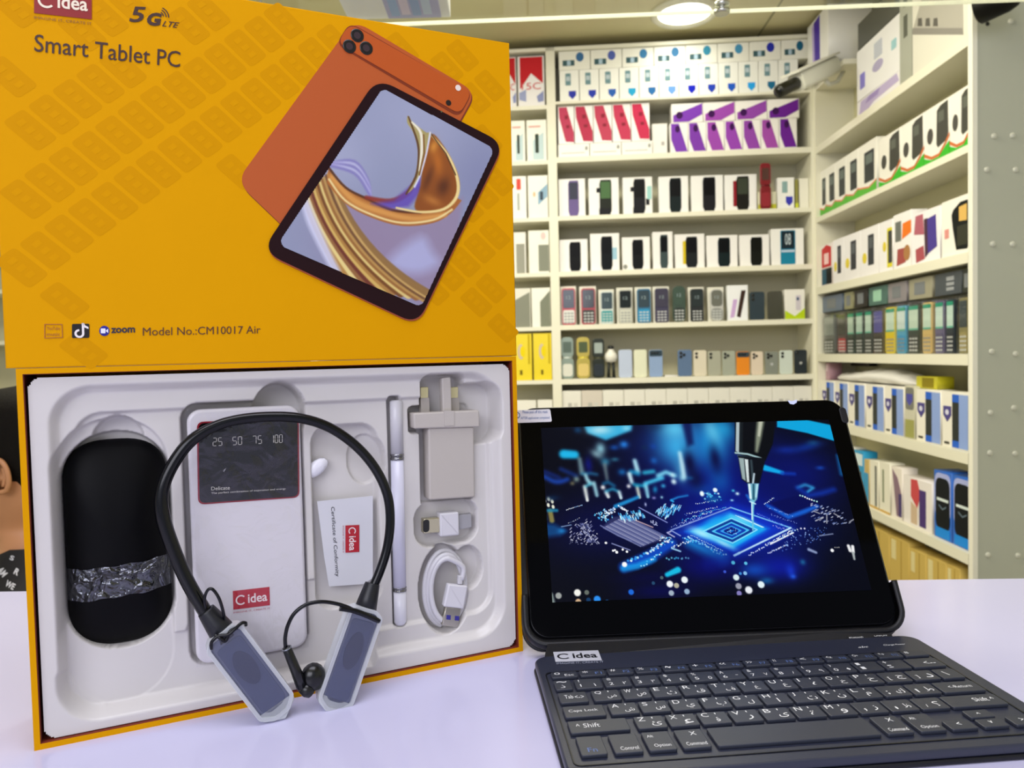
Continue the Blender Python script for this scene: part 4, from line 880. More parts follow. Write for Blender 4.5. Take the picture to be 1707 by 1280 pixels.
ptext(tx, 'The perfect combination of inspiration and energy', (352, 820), (476, 812.5), (352, 824), .0104, L)
tx.obj('display_lettering', mat('#b8b4b0', .4, emis=.2), dsp)
def logo(parent, Lf, TL, TR, BL_, c, red='#b41c2c', ink='#f0e0e0', sub='#b44a58', name='logo'):
    P0, P1, P2 = Vector(Lf(*TL)), Vector(Lf(*TR)), Vector(Lf(*BL_)); ex = P1-P0; ey = P0-P2
    G = lambda x, y: tuple(P2+ex*x+ey*y)
    pt = MB().prism([G(0, 0), G(1, 0), G(1, 1), G(0, 1)], c-.0002, c).obj(name+'_patch', mat(red, .4), parent)
    mb = MB(); add_text(mb, 'idea', G(.40, .26), tuple(ex*.53), tuple(ey*.50), c+.0002, bold=.018)
    R_ = ey.length*.27; aspect = ex.normalized(); up = ey.normalized(); cc_ = P2+ex*.21+ey*.48; o = []; i_ = []
    for k in range(19):
        a = radians(42+276*k/18); o.append(tuple(cc_+aspect*cos(a)*R_+up*sin(a)*R_)); i_.append(tuple(cc_+aspect*cos(a)*R_*.72+up*sin(a)*R_*.72))
    for k in range(18): mb.flat([o[k], o[k+1], i_[k+1], i_[k]], c+.0002)
    mb.obj(name+'_lettering', mat(ink, .4), pt)
    if sub:
        mb = MB(); add_text(mb, 'IMAGINE IT, CREATE IT', G(.0, -.22), tuple(ex*1.0), tuple(ey*.11), c+.0001); mb.obj(name+'_tagline', mat(sub, .4), parent)
    return pt
logo(pb_, L, (388, 985), (449, 978), (389, 1016), .0098)
# wrinkled film over it
nf = 46; mf = 70; fv = []; fm = MB()
rnd = random.Random(4); ph = [(rnd.uniform(30, 260), rnd.uniform(-260, 260), rnd.uniform(0, 6)) for _ in range(7)]
for j in range(mf+1):
    for i in range(nf+1):
        x = -w_/2+w_*i/nf; y = -h_/2+h_*j/mf; z = sum(abs(sin(x*p*.8+y*q*.6+r)) for p, q, r in ph)/7
        e = min(1, min(i, nf-i)/4, min(j, mf-j)/4); fv.append((x*1.01, y*1.005, .0106+.0016*(1-z)**2*e*2.0))
fm.add(fv, [(j*(nf+1)+i, j*(nf+1)+i+1, (j+1)*(nf+1)+i+1, (j+1)*(nf+1)+i) for j in range(mf) for i in range(nf)], True)
fm.obj('clear_wrap', film_mat(.045, .2, 60, .08, '#f2f0ff', 'power_bank_film'), pb_, label='wrinkled clear plastic wrap')
tag(MB().loft([[(x*s_, y*s_, z_) for x, y in ell(.009, .005, 14)] for s_, z_ in ((1, 0), (.9, .002), (.4, .0035))]).obj('silica_packet', mat('#ecebf2', .3, bump=.4, bscale=200), M=BX.m(*BX.px(527, 780, -.016), -.0165, .6)), 'crumpled bit of white plastic between power bank and band', 'packet')
# certificate card
q_ = [(529, 836), (622, 827), (622, 964), (606, 974), (549, 978), (541, 930)]
a, b = BX.px(575, 900, -.013); Lc = lambda x, y: (BX.px(x, y, -.013)[0]-a, BX.px(x, y, -.013)[1]-b)
cdx = thing('certificate_card', 'white certificate of conformity card tucked in behind the neckband', 'card', BX.m(a, b, -.0145))
MB().prism([Lc(*p) for p in q_], 0, .0008).obj('card', mat('#d6d6dc', .5), cdx)
tb = MB(); ptext(tb, 'Certificate of Conformity', (558, 845), (566, 961), (550, 845), .0011, Lc); tb.obj('lettering', mat('#2c2c34', .5), cdx)
logo(cdx, Lc, (599, 875), (599, 920), (576, 876), .0013)
# stylus
s0 = BX.px(662, 667, -.010); s1 = BX.px(669.5, 1043, -.010)
dl_ = Vector((s1[0]-s0[0], s1[1]-s0[1])); SL = dl_.length; an = math.atan2(dl_.y, dl_.x)
sy = thing('stylus_pen', 'slim white stylus pen lying in the long narrow slot', 'stylus', BX.m(s0[0], s0[1], -.0128, an))
MB().lathe([(.0028, 0), (.0043, .001), (.0044, .036)], 20, 'x').obj('cap', mat('#c9c7cc', .25), sy)
MB().lathe([(.0046, .036), (.0046, .0375), (.0042, .0375), (.0042, .0385), (.0046, .0385), (.0046, .040)], 20, 'x').obj('chrome_ring', mat('#8c8c90', .15, metal=.9), sy)
MB().lathe([(.0044, .040), (.0044, SL*.83)], 20, 'x').obj('barrel', mat('#dad9ea', .25), sy)
MB().lathe([(.0046, SL*.83), (.0046, SL*.835), (.0042, SL*.836), (.0042, SL*.842), (.0046, SL*.843), (.0046, SL*.848)], 20, 'x').obj('chrome_ring', mat('#8c8c90', .15, metal=.9), sy)
MB().lathe([(.0043, SL*.848), (.0043, SL*.985), (.0030, SL)], 20, 'x').obj('clear_tip_cover', mat('#dedde6', .15), sy)
# plug adapter
pc = -.010; px_ = lambda x, y, c=pc: BX.px(x, y, c)
a, b = px_(750, 760); Lp = lambda x, y: (px_(x, y)[0]-a, px_(x, y)[1]-b)
pg = thing('plug_charger', 'grey-white three-pin plug charger, upper right hollow of the box', 'charger', BX.m(a, b, -.0205))
PG = mat('#bcb5ae', .4)
MB().prism(round_poly([Lp(712, 712), Lp(788, 710), Lp(790, 828), Lp(714, 833)], .0015), 0, .013, .0012).obj('body', PG, pg)
MB().prism(round_poly([Lp(686, 688), Lp(795, 683), Lp(796, 711), Lp(687, 714)], .0015), -.0005, .015, .001).obj('flange', PG, pg)
MB().prism(round_poly([Lp(735, 630), Lp(750, 628), Lp(752, 690), Lp(737, 690)], .0012), .006, .0125, .0008).obj('earth_pin', PG, pg)
MB().prism([Lp(736, 684), Lp(753, 684), Lp(753, 708), Lp(737, 709)], .014, .0155).obj('pin_collar', PG, pg)
for x in (704, 754):
    pn = MB().prism([Lp(x, 664), Lp(x+14, 663), Lp(x+15, 688), Lp(x+1, 688)], .002, .007).obj('live_pin', mat('#a8a199', .45), pg)
    MB().prism([Lp(x, 646), Lp(x+13, 645), Lp(x+13, 664), Lp(x, 664)], .002, .007, .0005).obj('metal_tip', mat('#d8cfa0', .3, metal=.5), pn)
# small adapter
a, b = px_(750, 876); La = lambda x, y: (px_(x, y)[0]-a, px_(x, y)[1]-b)
ad = thing('usb_adapter', 'small white plug adapter with silver tip under the charger', 'adapter', BX.m(a, b, -.0185))
MB().prism(round_poly([La(733, 856), La(765, 853), La(766, 892), La(734, 895)], .0012), 0, .009, .0012).obj('body', mat('#d6d4da', .35), ad)
sc = MB().prism(round_poly([La(707, 866), La(734, 863), La(734, 888), La(707, 890)], .0008), .001, .0075, .0006).obj('connector', mat('#c8c2a6', .2, metal=.85), ad)
MB().prism(round_poly([La(706, 867), La(716, 866), La(716, 886), La(706, 888)], .002), .0076, .0082).obj('dark_opening', mat('#15171a', .3), sc)
MB().prism([La(766, 860), La(788, 857), La(789, 880), La(767, 884)], .0015, .006, .0005).obj('grey_socket', mat('#a2a1a6', .4), ad)
# cable
a, b = px_(748, 985); ca_ = thing('usb_cable', 'coiled white cable with silver plug, lower right hollow', 'cable', BX.m(a, b, -.0205))
def Lk(x, y): q = px_(x, y, -.012); return (q[0]-a, q[1]-b)
pth = []
for k in range(95):
    g_ = k/94; t = radians(60)+(1-g_)*2*pi*2.55; rx = (.0158-.0050*g_); ry = (.0268-.0055*g_); pth.append((rx*cos(t)-.0005, ry*sin(t)+.001, .004+.0055*g_+.001*sin(t*1.7)))
e_ = Lk(768, 965); pth = pth[:93]+[(e_[0]+.0012, e_[1]+.009, .0105), (e_[0], e_[1], .0105)]
CW = mat('#cfcdd2', .35)
MB().tube(catmull(pth, 3), .00185, 10).obj('cord', CW, ca_)
MB().prism(round_poly([Lk(762, 958), Lk(769, 958), Lk(768, 972), Lk(761, 972)], .0006), .008, .012, .0005).obj('strain_relief', CW, ca_)
MB().prism(round_poly([Lk(744, 971), Lk(776, 974), Lk(769, 1012), Lk(736, 1008)], .001), .0075, .0135, .001).obj('plug_body', mat('#d8d6dc', .35), ca_)
us = MB().prism([Lk(740, 1009), Lk(765, 1012), Lk(760, 1043), Lk(734, 1039)], .0085, .0125, .0004).obj('plug_shell', mat('#c2bdb0', .25, metal=.75), ca_)
for x, y in ((741, 1022), (755, 1023.5)): MB().prism([Lk(x, y), Lk(x+7, y+.6), Lk(x+6.5, y+8), Lk(x-.5, y+7.4)], .0125, .0127).obj('blue_slot', mat('#34308c', .4), us)

# ------------------------------------------------------------------ lid standing on top
la0, la1 = -.0045, BW+.0006; lb0 = BH+.0008; lb1 = .4243-.0; LD = .048
lid = thing('box_lid', 'yellow tablet box lid with printed tablets, stood on top of the tray', 'lid', BX.m(0, 0, 0))
lb0 = BH+.0003
MB().box(la0, la1, lb0+.0000, lb1, -.0025, 0, .0008).obj('front_panel', YEL, lid)
MB().ring([(la0, lb0), (la1, lb0), (la1, lb1), (la0, lb1)], [(la0+.0022, lb0+.0022), (la1-.0022, lb0+.0022), (la1-.0022, lb1-.0022), (la0+.0022, lb1-.0022)], -LD, -.002).obj('side_wall', YEL, lid)
Lq = lambda x, y: BX.px(x, y, .0)
LQ = lambda pts: [Lq(*p) for p in pts]
# all-over pattern of slanted marks
pat = MB(); pat2 = MB(); TB1 = [(585, 40), (795, 150), (690, 545), (440, 420), (395, 290)]
def inpoly(x, y, P):
    r_ = False
    for i in range(len(P)):
        (xa, ya), (xb, yb) = P[i], P[(i+1) % len(P)]
        if (ya > y) != (yb > y) and x < (xb-xa)*(y-ya)/(yb-ya)+xa: r_ = not r_
    return r_
def Lpix(a, b):                                       # where a lid point lies in the photograph (only to keep the pattern clear of the pictures)
    v = BX.w(a, b)-CAM; return 853.5+FPX*v.dot(Rt)/v.dot(Fw), 640-FPX*v.dot(Up)/v.dot(Fw)
ua = radians(40); da = radians(-42); s1_ = .0158; s2_ = .0262
for i in range(-30, 40):
    for j in range(-14, 22):
        ca2 = .02+cos(ua)*i*s1_*.95+cos(da)*j*s2_*.0+(.0165*j if 0 else 0)+cos(da)*j*s2_; cb2 = lb0+.1+sin(ua)*i*s1_*.95+sin(da)*j*s2_+(i % 2)*0
        if not (la0+.008 < ca2 < la1-.008 and lb0+.008 < cb2 < lb1-.006): continue
        X_, Y_ = Lpix(ca2, cb2)
        if inpoly(X_, Y_, TB1) or ((X_-330)/215)**2+((Y_-450)/150)**2 < 1 or ((X_-640)/200)**2+((Y_-580)/90)**2 < 1: continue
        if 30 < X_ < 320 and 60 < Y_ < 112 or 60 < X_ < 450 and 528 < Y_ < 572: continue
        u_ = Vector((cos(ua), sin(ua))); d_ = Vector((cos(da), sin(da))); C0 = Vector((ca2, cb2)); hw, hl = s1_*.40, s2_*.40
        o = round_poly([tuple(C0-u_*hw-d_*hl), tuple(C0+u_*hw-d_*hl), tuple(C0+u_*hw+d_*hl), tuple(C0-u_*hw+d_*hl)], .0025, 3)
        pat.prism(o, 0, .00006)
        for k_ in (-1, 0, 1):
            C1 = C0+d_*hl*.5*k_; pat2.prism([tuple(C1-u_*hw*.34-d_*hl*.14), tuple(C1+u_*hw*.34-d_*hl*.14), tuple(C1+u_*hw*.34+d_*hl*.14), tuple(C1-u_*hw*.34+d_*hl*.14)], 0, .00012)
pat2.obj('printed_pattern', mat('#d39400', .55, spec=.06), lid, label='faint lettering inside the pattern marks')
pat.obj('printed_pattern', mat('#cf9000', .55, spec=.06), lid, label='faint darker rounded marks in slanting rows')
INK = mat('#3c1c10', .5)
# soft printed edge around pictured tablets
tk = MB().prism(round_poly(LQ([(590, 34), (793, 154), (600, 500), (394, 303)]), .010, 8), 0, .0003).obj('pictured_tablet_back', mat('#b5531c', .38), lid, label='printed orange tablet back')
MB().prism(round_poly(LQ([(590, 34), (793, 154), (600, 500), (394, 303)]), .010, 8), -.0001, .00022).obj('pictured_edge', mat('#7a2c14', .4), lid, M=Matrix.Translation(Vector((.0006, -.0010, 0))))
MB().prism(round_poly(LQ([(560, 74), (583, 38), (787, 155), (765, 196)]), .006, 6), .0003, .0005).obj('camera_strip_edge', mat('#7c2c0a', .35), tk)
MB().prism(round_poly(LQ([(562, 72), (583, 40), (786, 154), (766, 191)]), .006, 6), .0005, .0007).obj('camera_strip', mat('#b85010', .35), tk)
for (x, y) in ((595, 60), (582, 78), (610, 81)):
    a, b = Lq(x, y); q = Matrix.Translation(Vector((a, b, .0007)))
    MB().lathe([(.0042, 0), (.0042, .0002), (.0036, .00025)], 24).obj('printed_lens', mat('#15100e', .25), tk, M=q)
    MB().lathe([(.0022, .00026), (.0022, .0003)], 20).obj('printed_lens_glass', mat('#3a2a2e', .15), tk, M=q)
a, b = Lq(747, 172); MB().lathe([(.0019, 0), (.0019, .0002)], 18).obj('printed_sensor', mat('#1c0c08', .3), tk, M=Matrix.Translation(Vector((a, b, .0007))))
a, b = Lq(763, 147); MB().lathe([(.0020, 0), (.0020, .0002)], 18).obj('printed_flash', mat('#e8d8cc', .3), tk, M=Matrix.Translation(Vector((a, b, .0007))))
FT = [(628, 131), (839, 240), (695, 541), (436, 419)]
MB().prism(round_poly(LQ(FT), .012, 8), .0002, .0008).obj('pictured_edge', mat('#a04828', .35), lid, M=Matrix.Translation(Vector((.0004, -.0011, 0))), label='copper rim of the printed tablet')
ft = MB().prism(round_poly(LQ(FT), .012, 8), .0008, .0011).obj('pictured_tablet_front', mat('#241013', .4, spec=.12), lid, label='printed tablet with dark bezel and gold swirl wallpaper')
# wallpaper canvas in the rotated frame of the printed tablet
scr = [(637, 148), (823, 249), (701, 512), (462, 408)]
A_, B_, C_, D_ = [Vector(Lq(*p)) for p in scr]
ex = (C_-D_+B_-A_)/2; rotc = math.atan2(ex.y, ex.x); m_ = BX.m(D_.x, D_.y, 0, rotc)
WF = Fr(m_.translation, Vector((m_[0][0], m_[1][0], m_[2][0])), Vector((m_[0][1], m_[1][1], m_[2][1])))
PP = [WF.px(*p) for p in scr]
ww0, ww1 = min(p[0] for p in PP), max(p[0] for p in PP); hh0, hh1 = min(p[1] for p in PP), max(p[1] for p in PP)
cv = Canvas(WF, ww0, ww1, hh0, hh1, 300, 340, '#8e94ad')
cv.blob(700, 200, 110, 80, '#a0a4bd', .7).blob(560, 260, 60, 70, '#a9acc4', .6).blob(800, 300, 60, 80, '#8286a6', .8).blob(640, 440, 110, 60, '#8a7a98', .9).blob(690, 440, 40, 40, '#aab0dc', .9)
for k in range(5): cv.line([(552-k*1.5, 272+k), (590, 270+k*5), (612, 300+k*5), (616, 330)], 3, '#b8b6d8' if k % 2 else '#7c74b0', 2, .8)
cv.poly([(545, 290), (575, 330), (618, 352), (669, 366), (721, 364), (770, 330), (760, 420), (700, 510), (600, 440), (520, 340)], '#92819a', 6, .85)
cv.poly([(650, 430), (700, 395), (720, 420), (730, 440), (700, 455), (660, 450)], '#b4bae0', 12, .7, sm=True)
rb = ['#7a4a1c', '#b88840', '#e8d488', '#8c5a30', '#6a2c1c', '#d8b860', '#a87838', '#704018', '#e0c878', '#94602c', '#b8904c', '#6c4628', '#caa660', '#8c6838']
for k in range(14):                                    # fan of gold folds
    t = k/13; p0 = (505+46*t, 330-42*t); p1 = (520+60*t, 372+20*t); p2 = (545+110*t, 420+45*t); p3 = (575+170*t, 470+35*t)
    pts = [Vector(p0)*(1-u)**3+Vector(p1)*3*u*(1-u)**2+Vector(p2)*3*u*u*(1-u)+Vector(p3)*u**3 for u in [i/14 for i in range(15)]]
    cv.line([tuple(p) for p in pts], [5+9*i/14 for i in range(15)], rb[k], 1.5, .92)
cv.line([(507, 335), (520, 372), (545, 425), (560, 452)], [10, 14, 12, 10], '#cfd0e4', 4, .9)
# big ribbon
up_ = [(547, 280), (560, 300), (590, 322), (625, 335), (660, 350), (697, 354), (740, 348), (760, 330)]
lo_ = [(768, 335), (750, 356), (721, 372), (669, 377), (618, 363), (575, 340), (544, 306)]
cv.poly([tuple(q) for q in catmull(up_, 4)]+[tuple(q) for q in catmull(lo_, 4)], '#a8642a', 1.5)
cv.line([(552, 296), (590, 335), (640, 355), (690, 365), (740, 358)], [6, 9, 8, 7, 4], '#d89a4c', 4, .9)
cv.line([(548, 300), (575, 335), (618, 358), (669, 372), (721, 367), (752, 350)], 2.5, '#f0dc98', 1.5, .9)
cv.line([(547, 280), (575, 313), (611, 332), (654, 351), (700, 355)], 2.5, '#4a2410', 1.5, .9)
cv.line([(610, 330), (650, 336), (678, 323), (692, 300)], [5, 7, 7, 4], '#8a2c20', 2, .9)
cv.poly([(618, 340), (655, 334), (684, 310), (700, 295), (702, 320), (680, 345), (650, 350)], '#5a40a8', 4, .8)
cv.poly([(718, 225), (735, 240), (752, 268), (764, 300), (762, 325), (745, 350), (705, 355), (690, 345), (700, 310), (705, 260)], '#8c4a14', 2, sm=True)
cv.blob(728, 270, 10, 26, '#b8671c', .9, .5).blob(738, 312, 12, 18, '#4c2008', .8).blob(712, 300, 7, 26, '#5c2c10', .8).blob(720, 335, 18, 8, '#c07a34', .7).blob(722, 245, 7, 12, '#e09a3c', .7)
cv.line([(720, 228), (745, 259), (761, 298), (760, 328), (739, 349), (700, 354), (660, 347)], [2, 4, 5, 5, 4, 3, 2], '#ecd48c', 1.4)
cv.line([(716, 222), (742, 257), (758, 292)], 1.6, '#3c1c08', 1, .8)
# thin upright horn
cv.poly([(679, 194), (686, 204), (700, 215), (710, 222), (718, 224), (706, 262), (700, 290), (690, 312), (678, 322), (692, 292), (696, 250), (688, 222), (678, 206)], '#a89a60', 1.2, sm=True)
cv.line([(680, 196), (694, 235), (697, 262), (692, 295), (676, 324)], [2, 3, 3, 3, 2], '#5c3c1c', 1, .95)
cv.line([(686, 205), (700, 222), (702, 250), (698, 285)], [2, 4, 4, 2], '#f0ead0', 1.4, .95)
cv.line([(716, 222), (710, 255), (700, 290), (690, 312)], 2.4, '#d8dcf0', 1.2, .9)
cv.line([(705, 226), (706, 256), (698, 292)], 2, '#7c5020', 1, .9)
sp_ = [WF.px(*p) for p in scr]; sR = .0045
def in_rounded(X, Y):
    P = inset(ccw(sp_), sR); XX, YY = np.meshgrid(X, Y); ins = np.zeros(XX.shape, bool); D = np.full(XX.shape, 1e9); n = len(P)
    for i in range(n):
        (xa, ya), (xb, yb) = P[i], P[(i+1) % n]; dx, dy = xb-xa, yb-ya; t = np.clip(((XX-xa)*dx+(YY-ya)*dy)/(dx*dx+dy*dy), 0, 1)
        D = np.minimum(D, np.hypot(XX-xa-t*dx, YY-ya-t*dy))
        if ya != yb: ins ^= ((ya > YY) != (yb > YY)) & (XX < (xb-xa)*(YY-ya)/(yb-ya)+xa)
    return ins | (D < sR)
wp = cv.obj('printed_wallpaper', attr_mat('wallpaper_print', rough=.35), ft, 0, in_rounded)
wp.matrix_world = WF.m(0, 0, .0014)
wp.matrix_parent_inverse = Matrix.Identity(4); wp.matrix_local = BX.m().inverted()@WF.m(0, 0, .0014)
a, b = Lq(735, 187); MB().lathe([(.0006, 0), (.0006, .0002)], 10).obj('printed_front_camera', mat('#5a5a3a', .3), ft, M=Matrix.Translation(Vector((a, b, .0011))))
# lettering on the lid
def ltext(nm, s, tl, tr, bl_, m, **k): return ptext(MB(), s, tl, tr, bl_, .00035, Lq, **k).obj(nm, m, lid)
ltext('lettering', 'Smart Tablet PC', (58, 57), (301, 86), (57, 86), INK, bold=.004)
ltext('lettering', '5', (219, 11), (243, 12), (215, 37), INK, bold=.02, shear=.1)
ltext('lettering', 'G', (246, 21), (270, 22), (244, 43), INK, bold=.05, shear=.1)
ltext('lettering', 'LTE', (273, 35), (299, 38), (270, 44), INK, bold=.01, shear=.2)
mb = MB()
for r_ in (.0022, .0036, .0050):
    o = []; i_ = []; A0 = Lq(266, 26)
    for k in range(9):
        an_ = radians(-5+75*k/8); o.append((A0[0]+r_*cos(an_), A0[1]+r_*sin(an_))); i_.append((A0[0]+(r_-.0006)*cos(an_), A0[1]+(r_-.0006)*sin(an_)))
    for k in range(8): mb.flat([o[k], o[k+1], i_[k+1], i_[k]], .00035)
mb.obj('signal_waves', INK, lid)
logo(lid, Lq, (57, -26), (153, -14), (57, 22), .0004, '#8c1010', '#f0e0c8', '#8c5a10')
ltext('model_lettering', 'Model No.:CM10017 Air', (238, 546), (434, 543), (238, 559.5), mat('#5a3410', .5))
ic = MB().ring(LQ([(74, 540), (104, 540), (105, 563), (74, 564)]), inset(ccw(LQ([(74, 540), (104, 540), (105, 563), (74, 564)])), .0004), 0, .0003)
for s, y in (('YouTube', 544), ('music', 554)): add_text(ic, s, Lq(78, y+6), (Lq(100, y)[0]-Lq(78, y)[0], 0), (0, .0018), .0003)
ic.obj('outlined_icon', mat('#a8661c', .5), lid, label='thin brown outlined square icon')
bi = MB().prism(round_poly(LQ([(120, 540), (149, 539.5), (149, 563), (120, 563.5)]), .0008), 0, .0003).obj('black_icon', mat('#140a0c', .35), lid, label='black square icon with white note')
mb = MB(); A0 = Vector(Lq(132.5, 556)); R1, R2 = .0024, .0013
for k in range(20):
    a1_, a2_ = radians(90+k*13.5), radians(90+(k+1)*13.5)
    mb.flat([(A0.x+R1*cos(a1_), A0.y+R1*sin(a1_)), (A0.x+R1*cos(a2_), A0.y+R1*sin(a2_)), (A0.x+R2*cos(a2_), A0.y+R2*sin(a2_)), (A0.x+R2*cos(a1_), A0.y+R2*sin(a1_))], .0006)
mb.flat([(A0.x+R2, A0.y), (A0.x+R1, A0.y), (A0.x+R1, A0.y+.0058), (A0.x+R2, A0.y+.0058)], .0006)
mb.flat([(A0.x+R2, A0.y+.0058), (A0.x+R1, A0.y+.0058), (A0.x+.0030, A0.y+.0044), (A0.x+.0045, A0.y+.0036), (A0.x+.0045, A0.y+.0025), (A0.x+R1, A0.y+.0034)], .0006)
mb.obj('white_note', mat('#ece4e4', .4), bi)
zi = MB().prism([Lq(174+8.5*cos(k*pi/12), 551.5+8.5*sin(k*pi/12)) for k in range(24)], 0, .0003).obj('round_icon', mat('#14148c', .4), lid, label='dark blue round camera icon')
MB().prism(round_poly(LQ([(168, 547.5), (176, 547.5), (176, 555.5), (168, 555.5)]), .0004), .0003, .0005).prism(LQ([(177, 550.5), (180.5, 548), (180.5, 555), (177, 552.5)]), .0003, .0005).obj('white_camera', mat('#e8e8f4', .4), zi)
ltext('icon_lettering', 'zoom', (185, 546.5), (225, 545.5), (185, 555.5), mat('#2c2430', .5), bold=.03)

# ------------------------------------------------------------------ neckband earphones leaning on the box
HB = .0165                                             # distance in front of the box at the counter
hsd = math.atan2(HB-.004, .150)                        # slight lean back
HF = Fr(BX.w(0, 0, HB), BX.u, BX.v*cos(hsd)-BX.n*sin(hsd))
Lh = lambda x, y, c=0: HF.px(x, y, c)
hs = thing('neckband_earphones', 'black neckband earphones with plastic-wrapped pods leaning on the box', 'earphones', HF.m())
RUB = mat('#030409', .2, spec=.35)
bandp = [(357, 1042), (335, 1008), (311, 966), (289, 915), (272, 862), (270, 822), (285, 780), (315, 738), (355, 712), (400, 699), (450, 694.5), (500, 697), (548, 712), (592, 742), (625, 780), (645, 822), (650.5, 865), (646, 910), (634, 950), (616, 992)]
P3d = [(*Lh(x, y, .003), .003) for x, y in bandp]
rd = [.0040]*5+[.0036]*3+[.0031]*8+[.0030]*4
cp = catmull(P3d, 6); rdd = [rd[min(len(rd)-1, int(i/6))]*(1-(i % 6)/6)+rd[min(len(rd)-1, int(i/6)+1)]*((i % 6)/6) for i in range(len(cp))]
MB().tube(cp, rdd, 14).obj('neckband', RUB, hs)
def boot(p0, p1, r0, r1):
    A = Vector((*Lh(*p0, .003), .003)); B = Vector((*Lh(*p1, .003), .004)); MB().tube([A, A.lerp(B, .05), A.lerp(B, .5), B], [r0*.95, r0, (r0+r1)/2, r1], 16).obj('cable_boot', mat('#0b0d16', .42), hs)
boot((343, 1017), (378, 1062), .0052, .0080); boot((621, 972), (607, 1020), .0048, .0072)
def pod(c0, c1, wpx, lab):
    A = Vector(Lh(*c0, .004)); B = Vector(Lh(*c1, .004)); d = B-A; Lp_ = d.length; an_ = math.atan2(d.y, d.x)-(-pi/2); wm = wpx
    M_ = Matrix.Translation(Vector((A.x, A.y, .001)))@Matrix.Rotation(an_, 4, 'Z')
    out = round_poly([(-wm/2, 0), (-wm/2+.004, .003), (wm/2-.004, .003), (wm/2, 0), (wm/2, -Lp_+.005), (wm/2-.006, -Lp_), (-wm/2+.006, -Lp_), (-wm/2, -Lp_+.005)], .0015, 3)
    p = MB().prism(out, 0, .0095, .0022, 3).obj('pod_shell', mat('#5d6380', .35), hs, M_, label=lab)
    MB().prism(round_poly([(-wm*.38, -.003), (wm*.38, -.003), (wm*.38, -Lp_+.007), (wm*.2, -Lp_+.004), (-wm*.2, -Lp_+.004), (-wm*.38, -Lp_+.007)], .003, 4), .0094, .0100, .0003).obj('pod_panel', mat('#3c4466', .4), p)
    MB().prism(ell(wm*.27, Lp_*.20, 28, 0, -Lp_*.38), .0095, .0104).obj('oval_button', mat('#272d4c', .35), p)
    # plastic sleeve with pale folded edges
    sl = MB(); e = .0014
    sl.ring(inset(out, -e), inset(out, .0008), -.001, .0108)
    sl.obj('film_edge', mat('#dfe2e6', .22, alpha=.72), p, label='pale folded edge of the protective film')
    MB().prism(inset(out, -e*.8), .0109, .0111).obj('protective_film', film_mat(.06, 0, 50, .3, '#e8ecf8', 'pod_film'), p)
    MB().prism(round_poly([(-wm/2-.001, -Lp_+.008), (0, -Lp_-.001), (wm/2+.001, -Lp_+.006), (wm/2, -Lp_+.0015), (0, -Lp_-.0045), (-wm/2, -Lp_+.002)], .001, 2), .0, .0100, .0005).obj('film_fold', mat('#d6dade', .25, alpha=.8), p)
    return p
pod((373, 1060), (466, 1182), .0205, 'left pod, tilted down to the right')
pod((605, 1022), (551, 1176), .0195, 'right pod, tilted down to the left')
def wire(nm, pts, r, m=RUB, c=.008):
    P = []
    for p in pts: cc_ = p[2] if len(p) > 2 else c; P.append((*Lh(p[0], p[1], cc_), cc_))
    return MB().tube(catmull(P, 7), r, 8).obj(nm, m, hs)
wire('ear_wire', [(343, 1015, .006), (341, 998, .008), (346, 984, .010), (354, 982, .011), (364, 995, .011), (371, 1015, .010), (376, 1040, .006)], .0009)
wire('ear_wire', [(352, 1082, .011), (353, 1070, .0125), (364, 1060, .013), (380, 1058, .014), (392, 1048, .014), (402, 1039, .013), (409, 1038, .011), (410, 1042, .009)], .0010)
wire('ear_wire', [(358, 1058, .012), (368, 1064, .0135), (376, 1068, .013), (384, 1052, .013), (396, 1046, .0125)], .0010)
wire('ear_wire', [(596, 1022, .011), (582, 1013, .012), (560, 1006, .013), (535, 1003, .014), (510, 1008, .014), (491, 1022, .013), (480, 1042, .012), (475.5, 1062, .011), (476, 1078, .010)], .00115)
wire('ear_wire', [(566, 1014, .0125), (590, 1018, .013), (612, 1026, .013), (632, 1035, .011)], .0016)
A = Vector((*Lh(477, 1078, .010), .010)); B = Vector((*Lh(505, 1146, .010), .008)); DV = B-A
eb = MB().tube([A, A.lerp(B, .03), A.lerp(B, .6), B], [.0020, .0027, .0031, .0036], 14).obj('ear_bud', mat('#07080a', .25), hs)
MB().tube([A.lerp(B, .02), A.lerp(B, .05)], .0030, 14).obj('chrome_ring', mat('#8c9098', .2, metal=.8), eb)
C2 = Vector((*Lh(522, 1128, .006), .006)); ax_ = (B-C2)
MB().loft([[tuple(C2+Vector((.0075*s_*cos(k*pi/8), .0085*s_*sin(k*pi/8), z_))) for k in range(16)] for s_, z_ in ((.3, -.006), (.8, -.004), (1, 0), (.85, .004), (.35, .006))]).obj('bud_head', mat('#07080a', .25), eb)
C3 = Vector((*Lh(519, 1156, .008), .008))
MB().tube([B, B.lerp(C3, .6), C3], [.0036, .0042, .0030], 12).obj('bud_tip', mat('#0a0b10', .3), eb)

# ------------------------------------------------------------------ tablet
tab = thing('tablet_computer', 'black tablet propped in a folio, showing a blue circuit board picture', 'tablet', TB.m())
TWd = .262; tb0 = .004; tb1 = .1805
MB().prism(rr(TWd, tb1-tb0, .013, 10, TWd/2, (tb0+tb1)/2), -.0085, -.0004, .0015, 3).obj('body', mat('#0c0d12', .35), tab)
MB().prism(rr(TWd-.002, tb1-tb0-.002, .0125, 10, TWd/2, (tb0+tb1)/2), -.0006, 0, .0003).obj('front_glass', mat('#010102', .05, spec=.08), tab)
sc0, sc1, sb0, sb1 = .0168, .2472, .0280, .1622
S = Canvas(TB, sc0, sc1, sb0, sb1, 560, 326, '#01030f')
b_ = S.blob
